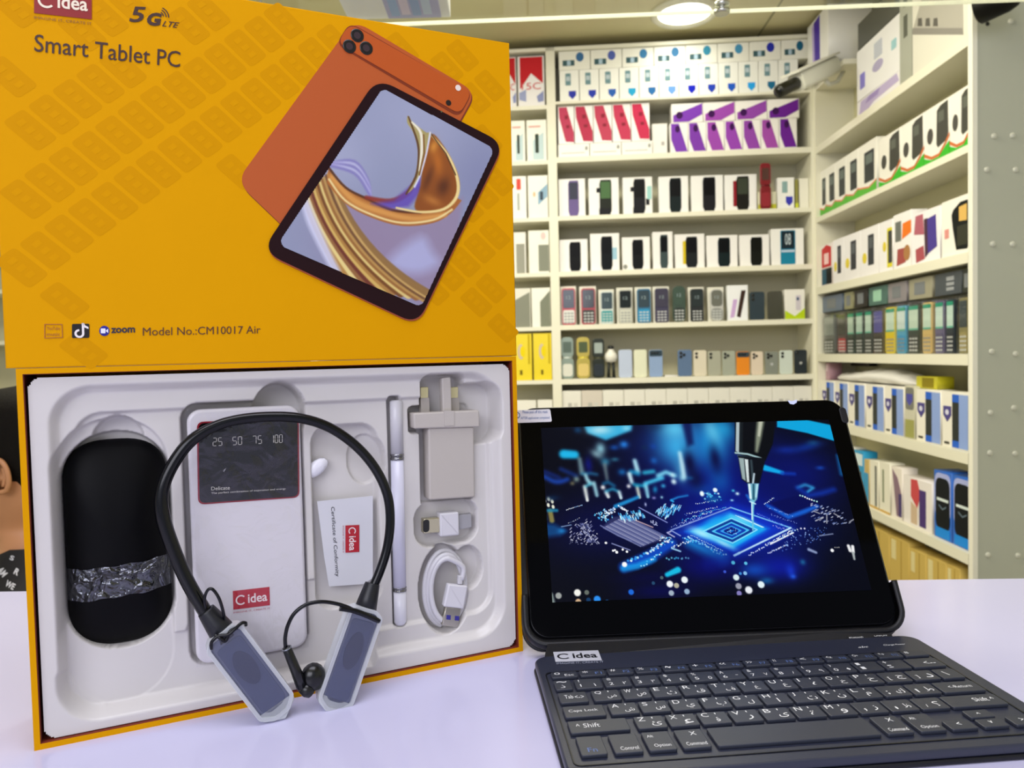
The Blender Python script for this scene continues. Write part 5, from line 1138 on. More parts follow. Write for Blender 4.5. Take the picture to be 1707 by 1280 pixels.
# broad colour fields
b_(1190, 800, 150, 90, '#020a70', .9); b_(1230, 880, 120, 60, '#0828c8', .9); b_(1330, 790, 80, 60, '#04106c', .8); b_(1000, 880, 110, 60, '#030844', .8); b_(1150, 735, 110, 50, '#0a2a9c', .6)
b_(1130, 745, 40, 40, '#3cb4ec', .9); b_(1125, 715, 30, 22, '#5cc8f0', .9); b_(1185, 740, 30, 45, '#1c9ce0', .85); b_(1205, 715, 24, 26, '#20a4dc', .8); b_(1187, 720, 14, 30, '#6cd0f0', .7, .2); b_(1200, 800, 20, 26, '#0c60b8', .7); b_(1135, 785, 12, 24, '#50b4dc', .6); b_(1170, 815, 26, 12, '#0a50b0', .6)
S.poly([(1136, 703), (1152, 703), (1156, 740), (1146, 745)], '#050f4c', 4, .9); b_(1149, 772, 11, 26, '#030838', 1); b_(1192, 765, 11, 28, '#030a40', .95); b_(1160, 800, 14, 20, '#020628', .6)
S.line([(1133, 755), (1137, 775), (1140, 795)], [4, 6, 6], '#c8eef8', 2.5, .9); b_(1138, 797, 6, 6, '#a8e0f0', .8); b_(1150, 797, 6, 3, '#208ac0', .6)
# left pentagon and pale spots
S.poly([(974, 711), (1054, 708), (1052, 718), (1010, 734), (979, 722)], '#38b8e8', 2.5, .95); b_(1000, 717, 22, 9, '#b4e4f0', .9); b_(1044, 714, 8, 5, '#98e0f4', .8)
b_(1001, 748, 9, 12, '#8cc4d4', .95); b_(994, 757, 12, 7, '#a0ccd8', .7, -.6); b_(1009, 770, 8, 7, '#3c9cc0', .8); b_(1025, 766, 7, 3.5, '#3c90a8', .8)
b_(943, 709, 16, 5, '#0a1c5c', .7); b_(963, 717, 7, 6, '#1464a0', .6); b_(1089, 712, 14, 8, '#0c2c50', .5)
S.line([(940, 757), (958, 758)], [15, 13], '#1cb8ec', 3, .98); S.line([(966, 765), (970, 788)], [5, 7], '#7898a0', 2.5, .85); S.line([(1008, 775), (1012, 799)], [6, 3.5], '#70848a', 2, .8)
b_(1040, 741, 8, 7, '#2888ec', .95); b_(1024, 746, 8, 5, '#1458b8', .85); b_(1089, 744, 6, 5, '#1044a8', .7); b_(1074, 746, 5, 4, '#0e2c4c', .7); b_(1090, 768, 6, 6, '#1a6cc8', .8); b_(981, 775, 7, 16, '#0a1484', .8); b_(1037, 787, 7, 6, '#1476c4', .85)
S.line([(1058, 768), (1063, 786)], [6, 7], '#b0e4f4', 2, .95); S.line([(1052, 786), (1064, 790)], 5, '#1c90c4', 3, .9); S.line([(1049, 790), (1053, 804)], [6, 5], '#d0f0fa', 1.8, .98); S.line([(1074, 788), (1089, 786)], 6, '#2ca4c8', 2, .95)
S.line([(907, 794), (922, 802), (934, 803), (946, 799)], [5, 6, 6, 5], '#1848b4', 3, .85); S.line([(908, 786), (932, 796)], 4, '#12308c', 3, .7); S.line([(935, 782), (960, 793)], 5, '#10307c', 3, .8)
b_(961, 799, 5, 5, '#98b4a8', .9); b_(954, 806, 3.5, 3, '#a8a070', .95); S.line([(970, 790), (984, 789), (995, 791)], 4, '#2878a4', 2, .7)
S.line([(976, 792), (979, 800), (984, 806)], [4, 5, 6], '#a8e0ec', 2, .95); S.line([(974.5, 811), (979, 834)], [5, 4], '#f4faf4', 1.4, .98); S.line([(990, 805), (995, 826)], [5, 4.5], '#a4dce8', 1.6, .95); S.line([(976, 811), (985, 806)], 3, '#5cc4dc', 1.5, .9)
b_(1005, 812.5, 4, 4, '#ffffff', 1, 0, 2); S.line([(1006, 806), (1014, 804), (1024, 810)], 3.5, '#1c78a8', 2, .8); S.line([(1010, 820), (1014, 828)], 5, '#f0fafa', 1.3, .98); S.line([(1010, 819), (1021, 815), (1032, 820)], 3, '#30a8d0', 1.5, .9); S.line([(1032, 820), (1035, 830)], 4.5, '#d8f4fa', 1.3, .98)
b_(1048, 810.5, 3.6, 3.6, '#ffffff', 1, 0, 2); S.line([(1062, 812), (1066, 829)], [4, 4], '#e0ecd8', 1.4, .98); S.line([(1057, 808), (1074, 810)], 4, '#18a0c8', 2, .9); S.line([(1076, 807), (1080, 828)], [6, 4], '#94dcf0', 1.8, .95); S.line([(1076, 806), (1094, 800), (1104, 797)], 5, '#48c8f0', 2.2, .95)
S.line([(1097, 793), (1110, 787), (1124, 793)], [6, 5, 6], '#7cd4f0', 2.4, .95); b_(1121, 792, 4, 4, '#e0f8fc', .9); b_(1123, 803, 4.5, 5, '#d8f4fa', .98, .2, 1.5); b_(1092, 816, 3.5, 6, '#20a8dc', .95, -.2); b_(1105.5, 810, 4, 3.5, '#3cb0e0', .95, 0, 1.3); b_(1090, 830, 3.5, 2.6, '#9c98d8', .9); b_(1103, 829, 2.6, 2.6, '#a8e0f0', .95); b_(1076, 841, 2, 3.5, '#c0c8f0', .9)
for x, y in ((903.5, 829), (908, 835), (914.5, 832), (920.5, 836), (914, 842), (922, 845), (905, 838)): b_(x, y, 2.6, 4, '#f4f4dc', .95, .2, 1.5)
S.line([(906, 848), (909, 866)], 4, '#4c8494', 2, .8); S.line([(917, 852), (920, 868)], 7, '#9a904c', 2, .85); S.line([(914, 851), (928, 851)], 4, '#1c84ac', 2, .85); b_(897+25, 830, 12, 5, '#0a3c68', .5)
S.poly([(907, 872), (925, 874), (944, 885), (933, 893), (908, 896)], '#0c4a88', 5, .85); b_(936, 885, 7, 5, '#1c7cc4', .85)
S.line([(1026, 844), (1046, 836), (1063, 829)], [5, 5, 4], '#1c94d8', 2, .9); S.line([(1118, 834), (1130, 829), (1146, 826)], 2.5, '#1c80d0', 1.2, .9); S.line([(1119, 834), (1122, 836)], 2.5, '#28a0e0', 1)
# grey comb of conductors
S.smooth = False
S.poly([(1021, 862), (1042, 859), (1108, 893), (1112, 900), (1085, 906), (1072, 912), (1004, 878)], '#2c3060', 2, .95)
for k in range(17):
    t = k/16; S.line([(1006+36*t, 880-20*t), (1068+42*t, 911-17*t)], 1.3, ['#8088b4', '#5c6498', '#a4a8cc'][k % 3], .7, .9)
S.line([(1001, 876), (1030, 893), (1052, 902)], 1.3, '#7078a8', .8); S.line([(1056, 866), (1088, 879)], 1.2, '#c8a8b0', .8); S.line([(1065, 846), (1112, 871)], 1.1, '#8c98d8', .8); S.line([(1020, 906), (1050, 917)], 1.1, '#8c94c4', .8); b_(1010, 905, 2.4, 2, '#ffffff', 1, 0, 2)
rnd = random.Random(11)
def dots(n, quad, cols, rmin=.5, rmax=1.2, ln=0, ang=0):
    A, B, C, D = [Vector(p) for p in quad]
    for _ in range(n):
        u, v = rnd.random(), rnd.random(); p = A*(1-u)*(1-v)+B*u*(1-v)+C*u*v+D*(1-u)*v; c = rnd.choice(cols); r = rnd.uniform(rmin, rmax)
        if ln: S.line([(p.x, p.y), (p.x+ln*cos(ang), p.y+ln*sin(ang))], r, c, .6, .95)
        else: b_(p.x, p.y, r, r, c, .95, 0, 1.5)
WH = ['#ffffff', '#d8e8ff', '#a8d0ff']; BLs = ['#4cc4f8', '#9ce4ff', '#2c90e8', '#e8faff']
def dotrow(p, q, n, cols, r=1, jit=.6):
    for i in range(n):
        t = i/(n-1); b_(p[0]+(q[0]-p[0])*t+rnd.uniform(-jit, jit), p[1]+(q[1]-p[1])*t+rnd.uniform(-jit, jit), r, r, rnd.choice(cols), .98, 0, 1.6)
dots(60, [(990, 858), (1008, 848), (1022, 862), (1004, 876)], BLs, .7, 1.6); dots(18, [(1008, 852), (1022, 846), (1028, 852), (1012, 860)], WH, 1, 2); dots(70, [(1024, 856), (1066, 850), (1074, 860), (1040, 868)], BLs, .6, 1.2, 4, 1.2)
dots(26, [(1028, 841), (1034, 844), (1048, 852), (1040, 852)], WH, .8, 1.5); dots(80, [(1090, 855), (1110, 842), (1143, 848), (1108, 866)], BLs, .6, 1.2, 5, -1.1)
dots(50, [(950, 862), (986, 868), (996, 905), (948, 905)], ['#c8c8dc', '#8c90b8', '#e8e8f4'], .4, 1.0, 3, -.8); dots(50, [(958, 876), (976, 868), (1000, 908), (980, 905)], ['#b8bcd4', '#6c74a8'], .4, .9, 4, .8); dots(40, [(946, 900), (1000, 888), (1000, 908), (950, 912)], ['#dcdcea', '#9498c0'], .4, 1.1)
dotrow((944, 850), (970, 842), 12, WH, .9, .3); dotrow((948, 872), (966, 864), 9, WH, .6); S.line([(936, 878), (952, 875)], 1.2, '#7890b8', .7)
dots(28, [(1083, 866), (1094, 870), (1096, 876), (1086, 874)], ['#b8c0e8'], .5, .9)
# chip
S.poly([(1218, 842), (1320, 880), (1226, 930), (1120, 888)], '#0a38d0', 12, .75)
S.line([(1218, 846), (1318, 880)], 1.6, '#7cc8f8', .8); S.line([(1318, 880), (1232, 922)], 2.2, '#c8ecff', .9); S.line([(1232, 922), (1224, 926)], 3, '#b0e4ff', 1); S.line([(1218, 846), (1118, 884), (1134, 893)], 1.4, '#90a4e0', .8)
S.line([(1118, 886), (1112, 888), (1124, 895)], 1.6, '#b0b0d8', .8)
S.poly([(1216, 853), (1282, 881), (1222, 918), (1142, 886)], '#0a70e8', 4, 1); S.poly([(1218, 857), (1276, 882), (1222, 913), (1152, 886)], '#20b4f4', 2.5, 1)
b_(1170, 889, 22, 8, '#b0f0ff', .9, -.4); b_(1206, 906, 20, 5, '#a8ecff', .8, -.5); b_(1236, 866, 22, 6, '#7ce0f8', .7, -.4); b_(1262, 884, 14, 6, '#0c98e8', .6); b_(1190, 868, 20, 7, '#18a0f0', .8, .4)
S.poly([(1219, 864), (1262, 883), (1221, 905), (1172, 886)], '#0c74d8', 1.5, 1)
for i, (k, c_) in enumerate(((1, '#8ce8ff'), (.82, '#083890'), (.66, '#58d0f8'), (.5, '#0a3cb0'), (.36, '#3ca8f0'), (.22, '#041c80'))):
    cx_, cy_ = 1219, 885; Q = [(cx_+(x-cx_)*k, cy_+(y-cy_)*k) for x, y in ((1219, 864), (1262, 883), (1221, 905), (1172, 886))]
    S.line(Q+[Q[0]], 1.5 if i % 2 == 0 else 3.5, c_, .8)
dots(30, [(1212, 880), (1226, 880), (1228, 890), (1212, 890)], ['#70c8ff', '#041060', '#b8e8ff'], .5, 1.1)
for k in range(4): S.line([(1226+k*4, 860+k*1.5-1), (1270+k*1, 880-1)], .8, '#c8f4ff', .6, .8)
dotrow((1160, 840), (1196, 843.5-10), 12, WH, .9); dotrow((1142, 858), (1194, 846), 26, WH+['#6088f0'], .8, 1.4); dotrow((1138, 868), (1186, 853), 30, BLs, .9, 2); dotrow((1120, 878), (1170, 862), 30, ['#7c94f0', '#c0d0ff'], .7, 2); dotrow((1166, 856), (1210, 846), 22, BLs, .7, .5)
dotrow((1146, 895), (1208, 926), 34, WH+BLs, 1.5, 2.4); dotrow((1140, 898), (1160, 904), 16, BLs, 1.2, 2); dotrow((1152, 892), (1204, 918), 26, WH, .8, .8)
S.line([(1150, 905), (1200, 930)], [8, 16], '#18a0e8', 8, .7); S.line([(1210, 935), (1180, 940)], 8, '#0a50c8', 8, .6)
dotrow((1248, 925), (1320, 884), 44, WH, 1.1, 1.5); S.line([(1284, 907), (1322, 888)], 1.8, '#ffffff', .8); dotrow((1280, 922), (1312, 908), 14, WH, 1.4, .7); dotrow((1300, 898), (1330, 882), 18, BLs, .8, 1.6)
dotrow((1290, 876), (1306, 882), 10, ['#c8b8f0', '#8c9cf0'], .8, 1.6); dotrow((1262, 856), (1306, 876), 26, ['#3c60e0', '#6c8cf0'], .8, 1)
# strip of lights running to the lower left
S.line([(1040, 946), (1080, 930), (1120, 906)], [12, 16, 10], '#0a58e0', 5, .8); S.line([(1040, 948), (1062, 944), (1090, 932)], [9, 8, 6], '#18a4f0', 3, .8)
b_(1041, 941, 4.6, 4.6, '#ffffff', 1, 0, 2); dotrow((1048, 936), (1084, 920), 12, BLs, 2.2, 1.5); dotrow((1084, 918), (1112, 902), 30, WH+BLs, 1.4, 2.5); dotrow((1070, 944), (1100, 922), 14, BLs, 1.5, 2); dots(40, [(1098, 892), (1118, 896), (1124, 906), (1100, 902)], BLs+WH, .6, 1.3)
dotrow((1120, 912), (1150, 902), 16, WH, 1.2, 1.8); S.line([(1120, 914), (1134, 919)], 2, '#a8dcf8', 1); dotrow((1112, 932), (1146, 930), 10, ['#3cb4d8', '#70c8d8'], 1.7, 1.6)
# second chip and right-hand details
S.poly([(1284, 838), (1330, 826), (1366, 842), (1318, 862)], '#020850', 2, .95); S.line([(1278, 842), (1314, 862), (1340, 853), (1362, 844)], [2, 5, 6, 4], '#1464d8', 2.5, .9); dotrow((1280, 846), (1320, 860), 20, ['#90b4f8', '#3c74e0'], .8, 1); dotrow((1285, 858), (1326, 872), 20, ['#8098e8'], .7, 1.6); dotrow((1274, 840), (1290, 830), 8, WH, 1, .6)
S.line([(1329, 813), (1342, 808), (1356, 813), (1346, 820)], 3, '#38b0e8', 1.4, .9); S.line([(1329, 813), (1348, 826), (1370, 822), (1390, 816)], [3, 5, 6, 5], '#0c38b0', 4, .7); dotrow((1334, 826), (1361, 836), 8, ['#ffffff', '#b8f0e8'], 1.6, .5)
dots(60, [(1350, 840), (1398, 850), (1424, 880), (1352, 868)], ['#a8b4d8', '#6c80b8', '#d8dcec'], .4, 1.1, 3, -.5)
for p in (((1360, 868), (1372, 862)), ((1378, 858), (1378, 872)), ((1390, 856), (1400, 862)), ((1416, 870), (1424, 865)), ((1356, 852), (1366, 856))): S.line(p, 1.4, '#b0b0b8', .7, .9)
dots(90, [(1320, 880), (1380, 878), (1370, 900), (1300, 920)], ['#28489c', '#5c80d0', '#94b4f0'], .5, 1.2); S.line([(1366, 893), (1388, 890)], 1.6, '#8c98b8', .8, .8); b_(1335, 881, 1.6, 1.6, '#e8e8ff', 1, 0, 1.5); b_(1341, 881, 1.6, 1.6, '#e8e8ff', 1, 0, 1.5)
S.line([(1348, 916), (1360, 921)], [4, 3], '#a8b8d8', 1.5, .85); b_(1387, 917.5, 3.2, 3.2, '#f4f4f4', 1, 0, 2); dotrow((1392, 913), (1398, 912), 3, ['#909090'], 1.2); S.line([(1414, 910), (1417, 918)], 4.5, '#e8e8e8', 1.2); S.line([(1421, 911), (1422, 920)], 4.5, '#f0f0f0', 1.2); S.line([(1422, 922), (1424, 932)], [4, 2.5], '#a8b0b0', 1.2)
# bottom glows and bokeh
b_(1300, 945, 50, 26, '#0818a0', .85); b_(1256, 950, 24, 12, '#1060d8', .7); b_(1318, 952, 8, 12, '#1438c8', .8); b_(1322, 961, 5, 4, '#2460e8', .8); b_(1338, 937, 5, 5, '#1c6ca0', .8); b_(1180, 945, 60, 26, '#04066c', .8); b_(1100, 985, 60, 16, '#02044c', .8); b_(1080, 962, 60, 12, '#02033c', .7); b_(1278, 968, 12, 6, '#146cb0', .7)
for x, y, r, c_ in ((931, 993, 5.4, '#a4a8a4'), (962.5, 988, 6, '#fcfcf4'), (978, 987.5, 4.2, '#687068'), (964, 1003, 5, '#d8b48c'), (995.5, 999, 6, '#2c94f8'), (981, 1000, 4, '#103c68'), (1052, 987, 4.8, '#1c6ce0'), (1116.5, 973.5, 5.8, '#f8fcff'), (1127.5, 976, 4.6, '#b8b49c'), (1141, 966.5, 5.8, '#f4fcff'), (1119, 988.5, 4.8, '#a8b8c8'), (1145, 986, 4.8, '#98b4d0'), (1103, 963, 3, '#50686c'), (1089, 972, 3, '#244c70'), (1227, 962.5, 5.4, '#e0f4f4'), (1231, 977, 5.4, '#9c9cac'), (1248, 983.5, 6.4, '#f0f4fa'), (1268.5, 974.5, 6, '#e8f8fc'), (1232, 989, 4.5, '#8880c0'), (1242, 955.5, 3.4, '#8cc4f0'), (1243, 939, 3, '#60c4e8'), (1222, 938, 3.4, '#50b4d8'), (1234, 956, 2.6, '#3c8cd8'), (1208, 953, 2.6, '#3c58d0'), (1012, 1003, 3.5, '#1c4c84')): b_(x, y, r, r, c_, .97, 0, 2.4)
S.line([(918, 992), (921, 1005)], 7, '#8c9c98', 2, .9); S.line([(1112, 958), (1130, 950)], [6, 9], '#14c4ec', 2, .95); b_(1022, 918, 2, 2, '#ffffff', 1, 0, 2)
for x, y, r in ((1025, 917, 1.8), (1028, 920.5, 2.6), (1038, 916, 2), (1045, 919.5, 2.2)): b_(x, y, r, r, '#ffffff', 1, 0, 2)
mk_ = np.clip((S.Y-S.P([(1000, 836)])[0][1])/14, 0, 1)*np.clip((S.P([(1395, 750)])[0][0]-S.X)/20, 0, 1); soften_later = mk_
im_ = S.img.copy()
for _ in range(6):
    q_ = np.pad(im_, ((1, 1), (1, 1), (0, 0)), 'edge'); im_ = sum(q_[i_:i_+S.ny, j_:j_+S.nx] for i_ in range(3) for j_ in range(3))/9
S.img = S.img*(1-mk_[..., None])+im_*mk_[..., None]
# components behind the needle, then the needle
dots(16, [(1166, 822), (1200, 820), (1206, 834), (1174, 838)], BLs, 1, 2); b_(1170, 823, 4, 5, '#f4ffff', .98, 0, 1.6); b_(1192, 817, 4.2, 4.2, '#f0fcff', .98, 0, 1.6); b_(1181, 824, 3, 4, '#70d4f0', .9); b_(1188, 832, 14, 7, '#0c78b0', .6); b_(1229, 823, 3.6, 3, '#d8f8ff', .95); b_(1222, 818, 3, 2.5, '#50c8e8', .9); b_(1220, 834, 3, 2, '#a8e8ff', .9); S.line([(1245, 826), (1252, 836)], 3, '#1c70d0', 2, .8)
S.poly([(1295, 700), (1344, 700), (1392, 710), (1393, 736), (1345, 722), (1295, 712)], '#08a4dc', 1.5, 1)
b_(1345, 745, 30, 8, '#0c3ca8', .6, .2); b_(1355, 738, 12, 6, '#186090', .5); b_(1367, 780, 8, 4, '#1450c0', .7); b_(1310, 750, 22, 8, '#0c30a4', .6); S.line([(1396, 760), (1403, 790)], [4, 6], '#1068a8', 3, .7)
S.line([(1275, 780), (1304, 788)], [10, 5], '#0cb0f0', 2, .95); S.line([(1304, 789), (1324, 790)], [4, 3], '#0838b0', 3, .8)
S.poly([(1225, 698), (1293, 698), (1288, 740), (1276, 768), (1268, 768), (1225, 756)], '#05080c', 1.5, 1)
S.poly([(1227, 698), (1233, 698), (1232, 755), (1226, 752)], '#b8c8cc', 1, .95); S.line([(1236, 700), (1235, 752)], 4, '#182024', 2, .8); S.line([(1268, 700), (1264, 730), (1261, 752)], [11, 8, 3], '#88907c', 3, .95); S.line([(1268, 702), (1265, 726)], [5, 3], '#c0c4b0', 1.5, .9)
S.line([(1226, 755), (1246, 757), (1268, 764)], 3, '#a8c8cc', 1, .95); S.line([(1230, 760), (1250, 763), (1266, 767)], 2, '#506c70', 1, .9)
S.poly([(1230, 760), (1276, 764), (1272, 782), (1266, 806), (1246, 806), (1236, 799)], '#080c14', 1.3, 1); S.poly([(1231, 763), (1240, 764), (1243, 802), (1237, 798)], '#a0b4b4', 1.3, .95); S.poly([(1241, 765), (1247, 766), (1249, 804), (1245, 804)], '#e0ecec', 1, .95); S.line([(1252, 768), (1255, 804)], 3, '#384850', 1.5, .9); S.line([(1257, 790), (1255, 806)], 2.5, '#c8dce8', 1, .9)
S.poly([(1246, 806), (1265, 806), (1262, 832), (1257, 838), (1250, 834)], '#78b4c8', 1.2, 1); S.line([(1249, 808), (1251, 830)], 3, '#e8fcff', 1, .95); S.line([(1256, 808), (1256, 832)], 3, '#1c5068', 1, .9); S.line([(1262, 808), (1260, 828)], 2, '#c0ecf8', 1, .9)
S.line([(1255, 836), (1254.5, 850), (1255, 884)], [5, 3.4, 1.6], '#70c4e0', .9, .98); S.line([(1253, 838), (1253.5, 866)], 1.2, '#e8ffff', .7, .95); S.line([(1250, 836), (1259, 840)], 2, '#c8f0f8', .8, .9)
S.obj('display', attr_mat('lit_display', emis=1.0, rough=.3, spec=.04), tab, .0003)
Lt = lambda x, y: TB.px(x, y, .0006)
# peel-off film tab and mark
pt = MB().prism(round_poly([Lt(862, 684), Lt(917, 682), Lt(920, 703), Lt(862, 705)], .0015), .0004, .0009).obj('peel_off_tab', mat('#dfe0ea', .4), tab, label='white film tab with blue printing')
tb_ = MB(); ptext(tb_, 'Please peel off this mask', (871, 684.5), (913, 684), (871, 691), .0011, Lt); ptext(tb_, 'AFTER application completed', (868, 695), (916, 694), (868, 700.5), .0011, Lt)
cC = Lt(861, 692.5); 
tb_.ring(ell(.0029, .0029, 20, *cC), ell(.0023, .0023, 20, *cC), .0010, .0011); ptext(tb_, '2', (859, 688.5), (863.5, 688.5), (859, 696.5), .0011, Lt, bold=.02)
tb_.obj('lettering', mat('#2c5ca0', .4), pt)
MB().prism([Lt(1313, 667), Lt(1320, 668.5), Lt(1329, 666), Lt(1328, 671), Lt(1323, 674), Lt(1317, 673)], .0003, .0006).obj('film_mark', mat('#c8d0f0', .4), tab, label='tiny pale film mark on the top bezel')

# ------------------------------------------------------------------ keyboard folio
CASE = mat('#0b0c14', .45, spec=.4, bump=.05, bscale=900)
kc = thing('keyboard_folio', 'black keyboard folio case with Arabic and Latin keys holding the tablet', 'keyboard', KB.m())
KW, KD = .2655, .147
bo = rr(KW+.002, KD+.002, .011, 8, KW/2-.003, KD/2-.001)
MB().prism(bo, -.0078, -.0050, .0009).obj('outer_cover', CASE, kc)
MB().prism(inset(bo, .0008), -.0050, 0, .0012, 3).obj('keyboard_base', mat('#2b2f40', .36, spec=.5, bump=.03, bscale=900), kc)
MB().ring(rr(.2520, .1115, .004, 5, .1268, .0628), rr(.2506, .1101, .0035, 5, .1268, .0628), -.0003, .0005).obj('key_field_rim', mat('#08090d', .3), kc)
KEYM = mat('#2e323f', .42, spec=.5); LEG = mat('#e4e6ea', .5); LEGB = mat('#5a74b0', .5)
def key(a0, a1, b0, b1, leg=(), m=KEYM):
    w, h = a1-a0, b1-b0; M_ = Matrix.Translation(Vector(((a0+a1)/2, (b0+b1)/2, 0)))
    k = MB().prism(rr(w, h, .0011, 3), .0001, .0021, .0004, 2).obj('key', m, kc, M_)
    if leg:
        mb = MB(); blue = MB()
        for s, x0, y0, x1, y1, *rest in leg:
            glyphs(s); ww = min((x1-x0)*w, (y1-y0)*h*_asp[(s, 0, 0)]*1.25)
            add_text(blue if rest else mb, s, (-w/2+x0*w, -h/2+y0*h), (ww, 0), (0, (y1-y0)*h), .00225)
        if mb.v: mb.obj('key_lettering', LEG, k)
        if blue.v: blue.obj('key_lettering', LEGB, k)
g = .0014; pit = .01768
fn = ['⌂', '☼', '☀', '⊞', '⌕', '«', '»', '■', '≡', '◄', '►', '♪', '♫', '✱']
for i in range(14):
    x = .004+pit*i; s = ['o', '*', '#', '%', '~', '+', '<<', '>>', '||', '<', '<x', 'O+', '*+', '8'][i]
    key(x, x+pit-g, .1065, .1145, [(s, .12, .45, .34, .85)]+([('F%d' % i, .60, .15, .85, .55, 1)] if 0 < i < 13 else [('Esc', .5, .15, .85, .5)] if i == 0 else []))
key(.004, .0142, .0892, .1022, [('~', .15, .7, .75, .85), ('ذ', .3, .15, .7, .45)])
for i, (n_, s_, r_) in enumerate(zip('1234567890-=', '!@#$%^&*()_+', ['١', '٢', '٣', '٤', '٥', '٦', '٧', '٨', '٩', '٠', '', ''])):
    x = .0163+pit*i; l = [(s_, .15, .62, .30, .88), (n_, .17, .14, .33, .42)]
    if r_: l.append((r_, .68, .14, .82, .42))
    key(x, x+pit-g, .0892, .1022, l)
key(.0163+pit*12, .2497, .0892, .1022, [('<--', .45, .3, .8, .6)])
key(.004, .0206, .0718, .0850, [('Tab', .2, .35, .5, .7), ('<->', .55, .35, .88, .6)])
ar = dict(zip('QWERTYUIOP', 'ضصثقفغعهخح')); ar.update(dict(zip('ASDFGHJKL', 'شسيبلاتنم'))); ar.update(dict(zip('ZXCVBNM', ['ئ', 'ء', 'ؤ', 'ر', 'ى', 'ة', 'و'])))
def lk(ch): return [(ch, .12, .58, .36, .90), ("'", .60, .74, .64, .88), (ar[ch], .52, .14, .86, .50)]
for i, ch in enumerate('QWERTYUIOP'): key(.0236+pit*i, .0236+pit*i+pit-g, .0718, .0850, lk(ch))
for i, (ch, a_) in enumerate((('[', 'ج'), (']', 'د'))): key(.0236+pit*(10+i), .0236+pit*(11+i)-g, .0718, .0850, [(ch, .2, .15, .28, .5), (a_, .55, .2, .85, .6)])
key(.0236+pit*12, .2497, .0718, .0850, [('\\', .3, .3, .5, .7)])
key(.004, .0270, .0540, .0672, [('Caps Lock', .12, .36, .84, .64)])
for i, ch in enumerate('ASDFGHJKL'): key(.0297+pit*i, .0297+pit*i+pit-g, .0540, .0672, lk(ch))
for i, (ch, a_) in enumerate(((';', 'ك'), ("'", 'ط'))): key(.0297+pit*(9+i), .0297+pit*(10+i)-g, .0540, .0672, [(ch, .2, .15, .27, .5), (a_, .55, .2, .85, .65)])
key(.0297+pit*11, .2497, .0540, .0672, [('<-Return', .25, .36, .80, .62)])
key(.004, .0362, .0364, .0496, [('^ Shift', .12, .36, .52, .70)])
for i, ch in enumerate('ZXCVBNM'): key(.0403+pit*i, .0403+pit*i+pit-g, .0364, .0496, lk(ch))
for i, (ch, a_) in enumerate(((',', 'ز'), ('.', 'ظ'), ('/', '؟'))): key(.0403+pit*(7+i), .0403+pit*(8+i)-g, .0364, .0496, [(ch, .25, .15, .32, .4), (a_, .58, .2, .82, .6)])
key(.0403+pit*10, .2497, .0364, .0496, [('Shift ^', .5, .36, .88, .68)])
def mk(a, b, l): key(a, b, .0135, .0322, l)
mk(.0055, .0190, [('Fn', .30, .14, .66, .36, 1)]); mk(.0225, .0372, [('Control', .25, .12, .88, .30)]); mk(.0401, .0546, [('Alt', .15, .68, .38, .82), ('Option', .25, .12, .85, .32)]); mk(.0576, .0724, [('X', .50, .66, .74, .86), ('Command', .18, .12, .90, .30)])
mk(.0755, .1622, ()); mk(.1655, .1800, [('X', .50, .66, .74, .86), ('Command', .18, .12, .90, .30)]); mk(.1834, .1978, [('Alt', .15, .68, .38, .82), ('Option', .2, .12, .85, .32)])
key(.2006, .2152, .0135, .0232, [('<', .4, .4, .55, .7)]); key(.2184, .2326, .0135, .0222, [('v', .4, .4, .55, .7)]); key(.2184, .2326, .0240, .0322, [('^', .4, .4, .55, .6)]); key(.2362, .2502, .0135, .0232, [('>', .4, .4, .55, .7)])
Lkb = lambda x, y: KB.px(x, y, .0003)
lg = logo(kc, Lkb, (922, 1086.5), (997, 1084), (926, 1103), .0004, '#c9cbd6', '#14151c', None, 'sticker')
mb = MB(); ptext(mb, 'IMAGINE IT, CREATE IT', (928, 1104.5), (1006, 1101.5), (928, 1108), .0004, Lkb); mb.obj('sticker_tagline', mat('#9aa0b4', .4), kc)
mb = MB(); ptext(mb, 'Bluetooth', (1415, 1061), (1438, 1060), (1416, 1064), .0003, Lkb); ptext(mb, 'ON/OFF', (1456, 1058), (1478, 1057), (1458, 1061), .0003, Lkb); ptext(mb, 'Charge Power', (1472, 1074), (1508, 1072), (1474, 1077), .0003, Lkb); ptext(mb, 'abc', (1431, 1077), (1447, 1076), (1431, 1080), .0003, Lkb); mb.obj('printed_lettering', LEG, kc)
# holder for the tablet: cover behind it, gripping corners, hinge flap
toK = KB.m().inverted()@TB.m()
bk = MB().prism(rr(TWd+.010, .1865, .015, 10, TWd/2, .1865/2-.0035), -.0125, -.0092, .001).obj('back_cover', CASE, kc, toK)
rim = []
for k in range(0, 9): rim.append((-.0025, .034-.019*k/8))
for k in range(1, 9): a = pi+pi/2*k/8; rim.append((.0125+.015*cos(a), .015+.015*sin(a)))
for k in range(1, 9): rim.append((.0125+(TWd-.025)*k/8, .0))
for k in range(1, 9): a = 1.5*pi+pi/2*k/8; rim.append((TWd-.0125+.015*cos(a), .015+.015*sin(a)))
for k in range(1, 9): rim.append((TWd+.0025, .015+.019*k/8))
rm = MB(); n_ = len(rim); vs = []
for i, p in enumerate(rim):
    d = Vector(rim[min(i+1, n_-1)])-Vector(rim[max(i-1, 0)]); d.normalize(); o_ = Vector((d.y, -d.x)); P_ = Vector(p)
    for off, c_ in ((0, -.012), (.0022, -.012), (.0030, -.004), (.0022, .0022), (.0008, .0030), (-.0018, .0022), (-.0018, .0012), (0, .0008)): vs.append((P_.x+o_.x*off, P_.y+o_.y*off, c_))
fs = [(i*8+k, i*8+(k+1) % 8, (i+1)*8+(k+1) % 8, (i+1)*8+k) for i in range(n_-1) for k in range(8)]
